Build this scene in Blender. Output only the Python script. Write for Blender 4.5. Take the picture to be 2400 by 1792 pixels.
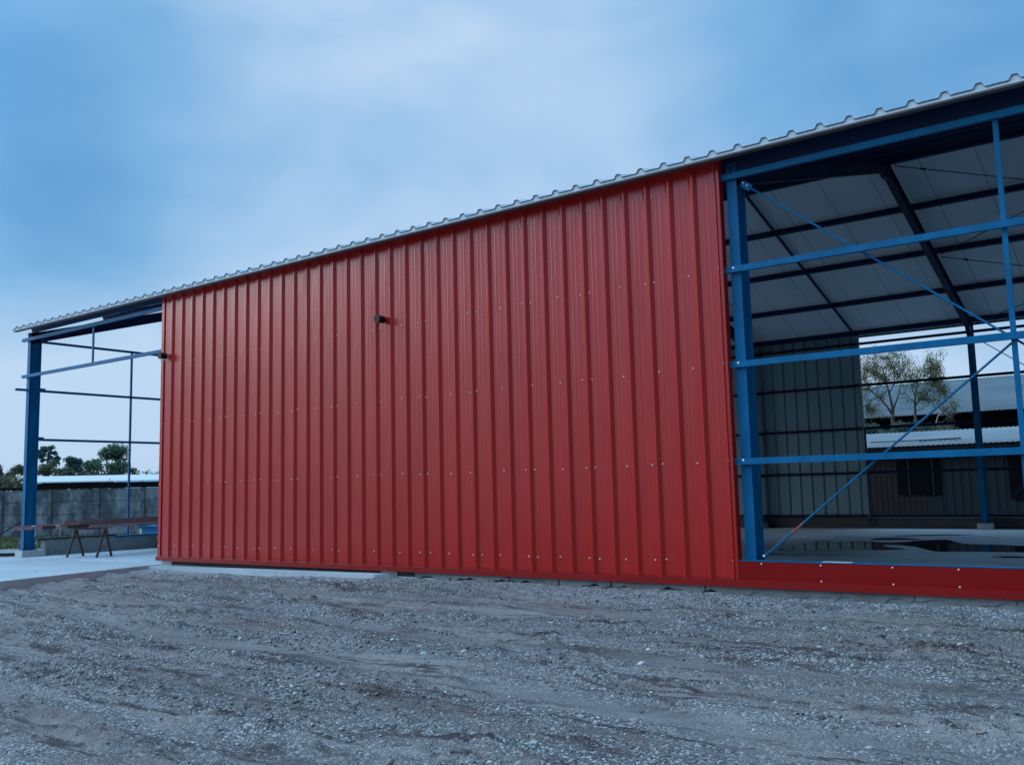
import bpy, bmesh, math, random
import numpy as np
from mathutils import Vector, Matrix

for o in list(bpy.data.objects):
    bpy.data.objects.remove(o, do_unlink=True)
scene = bpy.context.scene
col = scene.collection
R = math.radians
rng = np.random.default_rng(7)
random.seed(7)

# ------------------------------------------------------------------ camera
cam_d = bpy.data.cameras.new('camera')
cam = bpy.data.objects.new('camera', cam_d)
col.objects.link(cam)
cam_d.sensor_width = 36.0
cam_d.lens = 36.0 * 2158.083 / 2400.0
cam_d.clip_start = 0.05
cam_d.clip_end = 3000.0


def camera_axes(yaw, pitch, roll):
    r = Vector((math.cos(yaw), math.sin(yaw), 0))
    f = Vector((-math.sin(yaw) * math.cos(pitch), math.cos(yaw) * math.cos(pitch), math.sin(pitch)))
    u = r.cross(f)
    return math.cos(roll) * r + math.sin(roll) * u, -math.sin(roll) * r + math.cos(roll) * u, f


ax_r, ax_u, ax_f = camera_axes(0.6338, 0.1146, -0.0244)
m = Matrix((ax_r, ax_u, -ax_f)).transposed().to_4x4()
m.translation = Vector((16.5391, -10.6856, 1.6))
cam.matrix_world = m
scene.camera = cam

# ------------------------------------------------------------------ light and sky
SUN_DIR = Vector((-0.80, -0.50, 0.36)).normalized()
sun_el = math.asin(SUN_DIR.z)
sun_rot = math.atan2(SUN_DIR.x, SUN_DIR.y) % (2 * math.pi)
sd = bpy.data.lights.new('sun', 'SUN')
sd.energy = 0.5
sd.angle = R(24)
sd.color = (1.0, 0.96, 0.92)
sun = bpy.data.objects.new('sun', sd)
col.objects.link(sun)
sun.rotation_euler = SUN_DIR.to_track_quat('Z', 'Y').to_euler()

world = bpy.data.worlds.new('World')
scene.world = world
world.use_nodes = True
wn = world.node_tree
wn.nodes.clear()


def wnode(t, **kw):
    n = wn.nodes.new(t)
    for k, v in kw.items():
        setattr(n, k, v)
    return n


def wl(a, b):
    wn.links.new(a, b)


def wmath(op, a, b=None, clamp=False):
    n = wnode('ShaderNodeMath', operation=op)
    n.use_clamp = clamp
    for i, s in enumerate((a, b)):
        if s is None:
            continue
        if isinstance(s, (int, float)):
            n.inputs[i].default_value = s
        else:
            wl(s, n.inputs[i])
    return n.outputs[0]


w_out = wnode('ShaderNodeOutputWorld')
w_bg = wnode('ShaderNodeBackground')
w_bg.inputs['Strength'].default_value = 0.1
wl(w_bg.outputs[0], w_out.inputs[0])
w_tc = wnode('ShaderNodeTexCoord')
DIRV = w_tc.outputs['Generated']
sky = wnode('ShaderNodeTexSky', sky_type='NISHITA')
sky.sun_disc = False
sky.sun_elevation = sun_el
sky.sun_rotation = sun_rot
sky.air_density = 1.6
sky.dust_density = 3.0
sky.ozone_density = 3.0


def lobe(d, a_in, a_out):
    """1 inside a_in degrees of direction d, falling smoothly to 0 at a_out"""
    v = Vector(d).normalized()
    n = wnode('ShaderNodeVectorMath', operation='DOT_PRODUCT')
    wl(DIRV, n.inputs[0])
    n.inputs[1].default_value = v
    mr = wnode('ShaderNodeMapRange', interpolation_type='SMOOTHSTEP')
    wl(n.outputs['Value'], mr.inputs['Value'])
    mr.inputs['From Min'].default_value = math.cos(R(a_out))
    mr.inputs['From Max'].default_value = math.cos(R(a_in))
    return mr.outputs[0]


def cloud_noise(scale, detail, rough, dist, stretch=(1, 1, 1.8)):
    mp = wnode('ShaderNodeMapping')
    mp.inputs['Scale'].default_value = stretch
    wl(DIRV, mp.inputs['Vector'])
    n = wnode('ShaderNodeTexNoise')
    n.inputs['Scale'].default_value = scale
    n.inputs['Detail'].default_value = detail
    n.inputs['Roughness'].default_value = rough
    n.inputs['Distortion'].default_value = dist
    wl(mp.outputs[0], n.inputs['Vector'])
    return wmath('SUBTRACT', n.outputs['Fac'], 0.5)


t = wmath('ADD', 0.60, wmath('MULTIPLY', cloud_noise(3.0, 4, 0.5, 0.5), 0.95))
t = wmath('ADD', t, wmath('MULTIPLY', cloud_noise(8.0, 4, 0.55, 0.6), 0.17))
t = wmath('ADD', t, wmath('MULTIPLY', lobe((-0.567, 0.743, 0.355), 2, 22), 0.22))      # bright cloud bank over the shed
t = wmath('ADD', t, wmath('MULTIPLY', lobe((-0.64, 0.60, 0.50), 0, 9), 0.05))
t = wmath('ADD', t, wmath('MULTIPLY', lobe((-0.92, 0.35, 0.28), 0, 13), -0.30))        # deep blue gap
t = wmath('ADD', t, wmath('MULTIPLY', lobe((-0.84, 0.34, 0.48), 1, 14), -0.12))
t = wmath('ADD', t, wmath('MULTIPLY', lobe((-0.10, 0.89, 0.46), 2, 24), -0.26))
w_sep = wnode('ShaderNodeSeparateXYZ')
wl(DIRV, w_sep.inputs[0])
hz = wnode('ShaderNodeMapRange', interpolation_type='SMOOTHSTEP')
wl(w_sep.outputs['Z'], hz.inputs['Value'])
hz.inputs['From Min'].default_value = 0.34
hz.inputs['From Max'].default_value = 0.0
t = wmath('ADD', t, wmath('MULTIPLY', hz.outputs[0], 0.58), clamp=True)
w_ramp = wnode('ShaderNodeValToRGB')
el = w_ramp.color_ramp.elements
el[0].position = 0.0
el[0].color = (0.055, 0.27, 0.60, 1)
el[1].position = 1.0
el[1].color = (0.52, 0.71, 0.945, 1)
e = el.new(0.5)
e.color = (0.215, 0.47, 0.79, 1)
wl(t, w_ramp.inputs['Fac'])
# the overcast is brighter overhead and round the hidden sun
zen = wnode('ShaderNodeMapRange', interpolation_type='SMOOTHSTEP')
wl(w_sep.outputs['Z'], zen.inputs['Value'])
zen.inputs['From Min'].default_value = 0.50
zen.inputs['From Max'].default_value = 1.0
gain = wmath('ADD', 1.0, wmath('MULTIPLY', zen.outputs[0], 1.9))
gain = wmath('ADD', gain, wmath('MULTIPLY', lobe(SUN_DIR, 5, 58), 1.0))
# unseen sky behind camera dimmed low, raised above, added to grade the red wall
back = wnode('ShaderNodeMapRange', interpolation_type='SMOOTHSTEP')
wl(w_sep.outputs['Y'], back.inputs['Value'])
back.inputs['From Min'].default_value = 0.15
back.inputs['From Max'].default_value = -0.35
sky_grade = wnode('ShaderNodeMapRange', interpolation_type='SMOOTHSTEP')
wl(w_sep.outputs['Z'], sky_grade.inputs['Value'])
sky_grade.inputs['From Min'].default_value = 0.06
sky_grade.inputs['From Max'].default_value = 0.42
sky_grade.inputs['To Min'].default_value = -0.45
sky_grade.inputs['To Max'].default_value = 0.55
gain = wmath('MULTIPLY', gain, wmath('ADD', 1.0, wmath('MULTIPLY', back.outputs[0], sky_grade.outputs[0])))
gain = wmath('MULTIPLY', gain, wmath('SUBTRACT', 1.0, wmath('MULTIPLY', lobe((1.0, -0.15, 0.15), 15, 80), 0.6)))  # unseen sky to the right dimmed too, added to darken ribs and column sides
gain = wmath('MULTIPLY', gain, 10.0)
w_vm = wnode('ShaderNodeVectorMath', operation='SCALE')
wl(w_ramp.outputs['Color'], w_vm.inputs[0])
wl(gain, w_vm.inputs['Scale'])
w_mix = wnode('ShaderNodeMixRGB')
w_mix.inputs['Fac'].default_value = 0.93
wl(sky.outputs[0], w_mix.inputs['Color1'])
wl(w_vm.outputs[0], w_mix.inputs['Color2'])
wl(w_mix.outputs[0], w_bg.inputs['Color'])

vs = scene.view_settings
vs.view_transform = 'Standard'
vs.look = 'None'
vs.exposure = 0.0
vs.gamma = 1.0
vs.use_curve_mapping = False
scene.cycles.max_bounces = 10
scene.cycles.diffuse_bounces = 6


# ------------------------------------------------------------------ materials
class Mat:
    def __init__(self, name):
        self.m = bpy.data.materials.new(name)
        self.m.use_nodes = True
        self.nt = self.m.node_tree
        self.b = self.nt.nodes['Principled BSDF']

    def n(self, t, **kw):
        x = self.nt.nodes.new(t)
        for k, v in kw.items():
            setattr(x, k, v)
        return x

    def l(self, a, b):
        self.nt.links.new(a, b)

    def coords(self, scale=(1, 1, 1)):
        if not hasattr(self, 'geo'):
            self.geo = self.n('ShaderNodeNewGeometry')
        mp = self.n('ShaderNodeMapping')
        mp.inputs['Scale'].default_value = scale
        self.l(self.geo.outputs['Position'], mp.inputs['Vector'])
        return mp.outputs[0]

    def noise(self, scale, detail=4, rough=0.6, stretch=(1, 1, 1), dist=0.0):
        x = self.n('ShaderNodeTexNoise')
        x.inputs['Scale'].default_value = scale
        x.inputs['Detail'].default_value = detail
        x.inputs['Roughness'].default_value = rough
        x.inputs['Distortion'].default_value = dist
        self.l(self.coords(stretch), x.inputs['Vector'])
        return x.outputs['Fac']

    def ramp(self, fac, stops):
        x = self.n('ShaderNodeValToRGB')
        e = x.color_ramp.elements
        while len(e) < len(stops):
            e.new(0.5)
        for i, (p, c) in enumerate(stops):
            e[i].position = p
            e[i].color = tuple(c) + (1,) if len(c) == 3 else c
        self.l(fac, x.inputs['Fac'])
        return x.outputs['Color']

    def mix(self, fac, a, b, mode='MIX'):
        x = self.n('ShaderNodeMixRGB', blend_type=mode)
        for s, i in ((fac, 'Fac'), (a, 'Color1'), (b, 'Color2')):
            if isinstance(s, (int, float)):
                x.inputs[i].default_value = s
            elif isinstance(s, tuple):
                x.inputs[i].default_value = s + (1,)
            else:
                self.l(s, x.inputs[i])
        return x.outputs[0]

    def math(self, op, a, b=0.0, clamp=False):
        x = self.n('ShaderNodeMath', operation=op)
        x.use_clamp = clamp
        for i, s in enumerate((a, b)):
            if isinstance(s, (int, float)):
                x.inputs[i].default_value = s
            else:
                self.l(s, x.inputs[i])
        return x.outputs[0]

    def rng(self, v, a, b, c=0.0, d=1.0):
        x = self.n('ShaderNodeMapRange')
        self.l(v, x.inputs['Value'])
        for k, val in (('From Min', a), ('From Max', b), ('To Min', c), ('To Max', d)):
            x.inputs[k].default_value = val
        return x.outputs[0]

    def bump(self, h, strength, dist=0.01):
        x = self.n('ShaderNodeBump')
        x.inputs['Strength'].default_value = strength
        x.inputs['Distance'].default_value = dist
        self.l(h, x.inputs['Height'])
        self.l(x.outputs[0], self.b.inputs['Normal'])

    def set(self, color=None, rough=None, metal=None, spec=None):
        for v, k in ((color, 'Base Color'), (rough, 'Roughness'), (metal, 'Metallic'), (spec, 'Specular IOR Level')):
            if v is None:
                continue
            if isinstance(v, (int, float)):
                self.b.inputs[k].default_value = v
            elif isinstance(v, tuple):
                self.b.inputs[k].default_value = v + (1,)
            else:
                self.l(v, self.b.inputs[k])
        return self


def paint(name, c, rough=0.4, var=0.12, scale=1.4, spec=0.5, stretch=(1, 1, 0.35), bump=0.0, oil=0.0):
    a = Mat(name)
    f = a.noise(scale, 6, 0.65, stretch)
    lo = tuple(x * (1 - var) for x in c)
    hi = tuple(min(1, x * (1 + var)) for x in c)
    f2 = a.noise(55, 3, 0.6)
    cc = a.ramp(f, [(0.3, lo), (0.7, hi)])
    cc = a.mix(0.10, cc, a.ramp(f2, [(0.35, lo), (0.65, hi)]), 'MIX')
    a.set(cc, a.rng(f, 0.3, 0.7, rough - 0.01, rough + 0.03), spec=spec)
    if bump:
        a.bump(f2, bump, 0.002)
    if oil:                                          # sheet metal is never quite flat
        a.bump(a.noise(1.6, 2, 0.5, (2.2, 1, 0.45)), oil, 0.03)
    return a.m


M = {}
M['red'] = paint('red_paint', (0.47, 0.011, 0.007), 0.24, 0.08, 1.1, spec=0.55, oil=0.3)
M['red_flat'] = paint('red_flashing_paint', (0.27, 0.005, 0.004), 0.22, 0.07, 1.3, spec=0.28)
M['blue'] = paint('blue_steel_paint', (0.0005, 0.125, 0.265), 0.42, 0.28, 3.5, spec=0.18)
M['blue_dark'] = paint('shaded_blue_steel_paint', (0.001, 0.014, 0.062), 0.5, 0.15, 2.0, spec=0.3)  # blue frame paint again, with the backlit shade put into its colour
M['roof'] = paint('white_roof_sheet', (0.58, 0.63, 0.65), 0.5, 0.10, 1.8)
M['lip'] = paint('dark_sheet_lip', (0.06, 0.085, 0.10), 0.5, 0.1, 3)
M['brown'] = paint('brown_edge_strip', (0.10, 0.085, 0.08), 0.6, 0.2, 3)
M['clad_grey'] = paint('grey_green_sheet', (0.18, 0.285, 0.305), 0.5, 0.10, 1.2)
M['galv'] = paint('galvanised_steel', (0.92, 0.92, 0.92), 0.5, 0.04, 20)
M['black'] = paint('black_plastic', (0.006, 0.007, 0.010), 0.45, 0.2, 9, spec=0.25)
M['lens'] = paint('frosted_lens', (0.75, 0.8, 0.82), 0.2, 0.05, 9)
M['primer'] = paint('red_primer_steel', (0.44, 0.23, 0.22), 0.6, 0.3, 7, stretch=(1, 1, 1))
M['bare'] = paint('scraped_red_primer', (0.30, 0.075, 0.07), 0.6, 0.2, 9)
M['rust'] = paint('rusty_brown_steel', (0.075, 0.032, 0.032), 0.65, 0.35, 9, stretch=(1, 1, 1))
M['steel_grey'] = paint('dull_grey_steel', (0.30, 0.24, 0.24), 0.5, 0.2, 7)
M['string'] = paint('white_string', (0.7, 0.7, 0.68), 0.8, 0.1, 9)
M['bark'] = paint('tree_bark', (0.095, 0.08, 0.065), 0.9, 0.35, 9, bump=0.4)
M['pale_bark'] = paint('pale_tree_bark', (0.30, 0.27, 0.22), 0.9, 0.3, 9, bump=0.4)
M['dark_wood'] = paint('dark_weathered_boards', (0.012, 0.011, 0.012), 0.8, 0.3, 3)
M['maroon'] = paint('shaded_dark_red_boards', (0.026, 0.006, 0.008), 0.75, 0.25, 3)  # red boards with the lean-to's deep shade put into the colour
M['teal'] = paint('shaded_teal_sheet', (0.010, 0.016, 0.019), 0.7, 0.3, 2)  # sheet colour darkened to carry the shade on the lean-to front
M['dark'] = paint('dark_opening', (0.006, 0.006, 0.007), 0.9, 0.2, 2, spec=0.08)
M['yellow'] = paint('pale_yellow_plastic', (0.62, 0.62, 0.22), 0.5, 0.15, 8)
M['white_metal'] = paint('white_canopy_sheet', (0.72, 0.68, 0.66), 0.5, 0.05, 0.8)
M['slate'] = paint('blue_grey_roofing', (0.20, 0.32, 0.38), 0.6, 0.2, 1.0)
M['house_wall'] = paint('pale_house_render', (0.55, 0.55, 0.53), 0.8, 0.1, 1.0)
M['chimney'] = paint('pinkish_brick', (0.36, 0.22, 0.20), 0.8, 0.15, 5)
M['blue_sheet'] = paint('glossy_blue_sheet', (0.02, 0.17, 0.40), 0.22, 0.1, 2)

# ceiling liner with a dark joint every metre, where two panels meet
a = Mat('ceiling_liner_panels')
sx = a.n('ShaderNodeSeparateXYZ')
a.l(a.coords(), sx.inputs[0])
fr = a.math('FRACT', a.math('ADD', sx.outputs['X'], 0.31))
seam = a.math('LESS_THAN', fr, 0.011)
f = a.noise(1.2, 5, 0.6, (1, 0.4, 1))
c0 = a.ramp(f, [(0.3, (0.62, 0.71, 0.78)), (0.7, (0.71, 0.79, 0.85))])
a.set(a.mix(seam, c0, (0.06, 0.07, 0.08)), 0.45)
M['ceiling'] = a.m

# concrete
def concrete(name, lo, hi, stain, stain_amt, rough=0.75, bump=0.25, streak=(1, 1, 1), sc=0.55, th=0.55, warp=1.0):
    a = Mat(name)
    f1 = a.noise(sc, 6, 0.62, streak, 0.6 * warp)
    f2 = a.noise(38, 4, 0.7)
    f3 = a.noise(2.2 * (0.55 + 0.45 * warp), 7, 0.7, streak, 0.9 * warp)
    c = a.ramp(f1, [(0.32, lo), (0.66, hi)])
    c = a.mix(a.rng(f3, th, th + 0.12, 0, stain_amt), c, stain)
    c = a.mix(0.25, c, a.ramp(f2, [(0.3, lo), (0.7, hi)]))
    a.set(c, rough)
    a.bump(f2, bump, 0.004)
    return a.m


def damp(mat, cx, cy, rx, ry):
    nt = mat.node_tree
    b = nt.nodes['Principled BSDF']
    N, L = nt.nodes.new, nt.links.new
    g_ = N('ShaderNodeNewGeometry')
    mp = N('ShaderNodeMapping')
    mp.inputs['Location'].default_value = (-cx / rx, -cy / ry, 0)
    mp.inputs['Scale'].default_value = (1 / rx, 1 / ry, 0)
    L(g_.outputs['Position'], mp.inputs['Vector'])
    ln = N('ShaderNodeVectorMath')
    ln.operation = 'LENGTH'
    L(mp.outputs[0], ln.inputs[0])
    nz = N('ShaderNodeTexNoise')
    nz.inputs['Scale'].default_value = 1.1
    nz.inputs['Detail'].default_value = 7
    nz.inputs['Roughness'].default_value = 0.65
    L(g_.outputs['Position'], nz.inputs['Vector'])
    ad = N('ShaderNodeMath')
    ad.operation = 'MULTIPLY_ADD'
    L(nz.outputs['Fac'], ad.inputs[0])
    ad.inputs[1].default_value = 1.7
    L(ln.outputs['Value'], ad.inputs[2])
    mr = N('ShaderNodeMapRange')
    L(ad.outputs[0], mr.inputs['Value'])
    mr.inputs['From Min'].default_value = 2.25
    mr.inputs['From Max'].default_value = 1.65
    mr.inputs['To Max'].default_value = 0.72
    old = b.inputs['Base Color'].links[0].from_socket
    mx = N('ShaderNodeMixRGB')
    mx.blend_type = 'MULTIPLY'
    L(mr.outputs[0], mx.inputs['Fac'])
    L(old, mx.inputs['Color1'])
    mx.inputs['Color2'].default_value = (0.30, 0.31, 0.33, 1)
    L(mx.outputs[0], b.inputs['Base Color'])
    rr = N('ShaderNodeMapRange')
    L(mr.outputs[0], rr.inputs['Value'])
    rr.inputs['To Min'].default_value = 0.75
    rr.inputs['To Max'].default_value = 0.28
    L(rr.outputs[0], b.inputs['Roughness'])


M['slab'] = concrete('pale_concrete', (0.40, 0.42, 0.41), (0.58, 0.59, 0.57), (0.22, 0.23, 0.23), 0.55, 0.6, streak=(0.5, 1, 1))
M['floor'] = concrete('floor_concrete', (0.46, 0.50, 0.51), (0.66, 0.69, 0.70), (0.26, 0.28, 0.29), 0.75, 0.55, streak=(0.5, 1, 1))
damp(M['floor'], 12.0, 8.6, 3.4, 3.0)
M['kerb'] = concrete('kerb_concrete', (0.38, 0.40, 0.40), (0.56, 0.57, 0.56), (0.22, 0.22, 0.22), 0.5)
M['found'] = concrete('foundation_mortar', (0.14, 0.14, 0.138), (0.31, 0.305, 0.295), (0.05, 0.05, 0.05), 0.8, 0.9, 0.6, sc=1.6)
M['plinth'] = concrete('plinth_concrete', (0.17, 0.20, 0.21), (0.30, 0.33, 0.34), (0.08, 0.09, 0.09), 0.6)
M['dark_plinth'] = concrete('dark_plinth_concrete', (0.035, 0.035, 0.035), (0.075, 0.075, 0.075), (0.02, 0.03, 0.03), 0.6)
M['fence_panel'] = concrete('stained_precast_concrete', (0.085, 0.09, 0.10), (0.34, 0.34, 0.335), (0.014, 0.022, 0.026), 0.9, 0.9, sc=0.9, th=0.45, warp=0.0, streak=(1.3, 1.3, 0.8))
M['fence_post'] = concrete('precast_post_concrete', (0.06, 0.07, 0.08), (0.17, 0.18, 0.18), (0.02, 0.02, 0.025), 0.8, 0.9, sc=1.0, th=0.46)

a = Mat('puddle_water')
a.set((0.012, 0.016, 0.018), 0.03, spec=0.5)
M['water'] = a.m

# corrugated grey cement roofs
def roofing(name, lo, hi, light):
    a = Mat(name)
    f1 = a.noise(0.9, 6, 0.7, (0.35, 1, 1))
    f2 = a.noise(2.6, 5, 0.7, (0.18, 1.2, 1))
    c = a.ramp(f1, [(0.3, lo), (0.7, hi)])
    c = a.mix(a.rng(f2, 0.66, 0.74, 0, 0.7), c, light)
    f3 = a.noise(14, 3, 0.7)
    c = a.mix(a.rng(f3, 0.62, 0.72, 0, 0.5), c, tuple(x * 0.5 for x in lo))
    a.set(c, 0.75)
    return a.m


M['old_roof'] = roofing('weathered_grey_corrugated', (0.075, 0.098, 0.108), (0.145, 0.17, 0.18), (0.34, 0.38, 0.40))
M['lean_roof'] = roofing('pale_grey_corrugated', (0.17, 0.19, 0.195), (0.27, 0.285, 0.29), (0.36, 0.38, 0.38))

# dirt yard
a = Mat('damp_gravelly_dirt')
f1 = a.noise(0.75, 6, 0.65, (0.30, 1.7, 1), 0.6)
f2 = a.noise(4.5, 8, 0.74, (0.32, 1.5, 1), 0.5)
f3 = a.noise(70, 5, 0.75)
c = a.ramp(f1, [(0.30, (0.127, 0.088, 0.076)), (0.48, (0.231, 0.179, 0.153)), (0.66, (0.349, 0.292, 0.253))])
c = a.mix(a.rng(f2, 0.53, 0.68, 0, 0.85), c, (0.072, 0.045, 0.036))
c = a.mix(a.rng(f2, 0.46, 0.30, 0, 0.45), c, (0.290, 0.262, 0.235))
vor = a.n('ShaderNodeTexVoronoi')
vor.inputs['Scale'].default_value = 62
a.l(a.coords(), vor.inputs['Vector'])
vm = a.n('ShaderNodeSeparateColor')
a.l(vor.outputs['Color'], vm.inputs[0])
grain = a.ramp(vm.outputs[0], [(0.0, (0.054, 0.043, 0.039)), (0.5, (0.161, 0.137, 0.122)), (0.8, (0.311, 0.279, 0.254)), (1.0, (0.666, 0.619, 0.576))])
c = a.mix(a.rng(a.noise(1.3, 5, 0.68, (0.35, 1.6, 1)), 0.40, 0.58, 0.0, 0.9), c, grain)
f4 = a.noise(2.3, 9, 0.74, (0.30, 1.6, 1), 0.7)
c = a.mix(a.rng(f4, 0.525, 0.59, 0, 0.9), c, (0.056, 0.032, 0.027))
f5 = a.noise(1.1, 6, 0.6, (0.3, 1.3, 1), 0.4)
c = a.mix(a.rng(f5, 0.56, 0.66, 0, 0.45), c, (0.215, 0.203, 0.187))
at = a.n('ShaderNodeAttribute', attribute_name='pressed')
pr = a.math('MULTIPLY', at.outputs['Fac'], a.rng(a.noise(0.9, 4, 0.6), 0.35, 0.55, 0.1, 0.85))
c = a.mix(pr, c, a.ramp(a.noise(3.0, 6, 0.7, (0.4, 1.4, 1)), [(0.35, (0.177, 0.147, 0.131)), (0.65, (0.263, 0.228, 0.205))]))
# crushed grey stone raked along the foot of the wall
sy = a.n('ShaderNodeSeparateXYZ')
a.l(a.coords(), sy.inputs[0])
edge = a.math('ADD', sy.outputs['Y'], a.math('MULTIPLY', a.math('SUBTRACT', a.noise(1.1, 4, 0.6), 0.5), 1.3))
strip = a.rng(edge, -1.15, -0.55, 0, 0.85)
vor2 = a.n('ShaderNodeTexVoronoi')
vor2.inputs['Scale'].default_value = 48
a.l(a.coords(), vor2.inputs['Vector'])
vs2 = a.n('ShaderNodeSeparateColor')
a.l(vor2.outputs['Color'], vs2.inputs[0])
crushed = a.ramp(vs2.outputs[0], [(0.0, (0.172, 0.172, 0.167)), (0.5, (0.323, 0.319, 0.307)), (1.0, (0.538, 0.528, 0.509))])
c = a.mix(strip, c, crushed)
rg = a.rng(f2, 0.35, 0.7, 0.95, 0.62)
a.set(c, rg, spec=0.35)
hgt = a.math('ADD', a.math('MULTIPLY', f3, 0.6), a.math('MULTIPLY', vor.outputs['Distance'], -0.9))
a.bump(hgt, 0.95, 0.016)
M['dirt'] = a.m

M['clod'] = paint('wet_earth', (0.085, 0.062, 0.055), 0.9, 0.35, 30, stretch=(1, 1, 1), bump=0.5)
a = Mat('mixed_pebbles')
gi = a.n('ShaderNodeNewGeometry')
c = a.ramp(gi.outputs['Random Per Island'],
           [(0.0, (0.075, 0.055, 0.048)), (0.35, (0.167, 0.130, 0.113)), (0.62, (0.274, 0.218, 0.190)),
            (0.76, (0.334, 0.207, 0.178)), (0.86, (0.430, 0.391, 0.355)), (1.0, (0.750, 0.731, 0.672))])
f = a.noise(90, 3, 0.6)
a.set(a.mix(0.2, c, a.ramp(f, [(0.3, (0.108, 0.091, 0.082)), (0.7, (0.538, 0.487, 0.441))])), 0.65)
M['pebble'] = a.m

def leaf_mat(name, c1, c2, c3):
    a = Mat(name)
    gi = a.n('ShaderNodeNewGeometry')
    f = a.noise(0.9, 3, 0.6)
    c = a.ramp(gi.outputs['Random Per Island'], [(0.0, c1), (0.5, c2), (1.0, c3)])
    c = a.mix(a.rng(f, 0.35, 0.65, 0, 0.5), c, tuple(x * 0.8 for x in c1))
    a.set(c, 0.65, spec=0.3)
    a.b.inputs['Subsurface Weight'].default_value = 0.0
    tr = a.n('ShaderNodeBsdfTranslucent')
    a.l(c, tr.inputs['Color'])
    mx = a.n('ShaderNodeMixShader')
    mx.inputs[0].default_value = 0.6
    a.l(a.b.outputs[0], mx.inputs[1])
    a.l(tr.outputs[0], mx.inputs[2])
    a.l(mx.outputs[0], a.nt.nodes['Material Output'].inputs[0])
    return a.m


M['leaf_olive'] = leaf_mat('olive_autumn_leaves', (0.11, 0.115, 0.045), (0.17, 0.165, 0.06), (0.24, 0.215, 0.08))
M['leaf_green'] = leaf_mat('mid_green_leaves', (0.10, 0.155, 0.105), (0.145, 0.20, 0.13), (0.19, 0.235, 0.15))
M['leaf_dark'] = leaf_mat('dark_green_leaves', (0.055, 0.13, 0.125), (0.085, 0.165, 0.15), (0.12, 0.20, 0.175))
M['leaf_brown'] = leaf_mat('brownish_bush_leaves', (0.13, 0.14, 0.085), (0.175, 0.175, 0.105), (0.21, 0.20, 0.125))
M['grass'] = leaf_mat('yellow_green_grass', (0.075, 0.080, 0.032), (0.105, 0.115, 0.04), (0.15, 0.15, 0.06))


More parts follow.
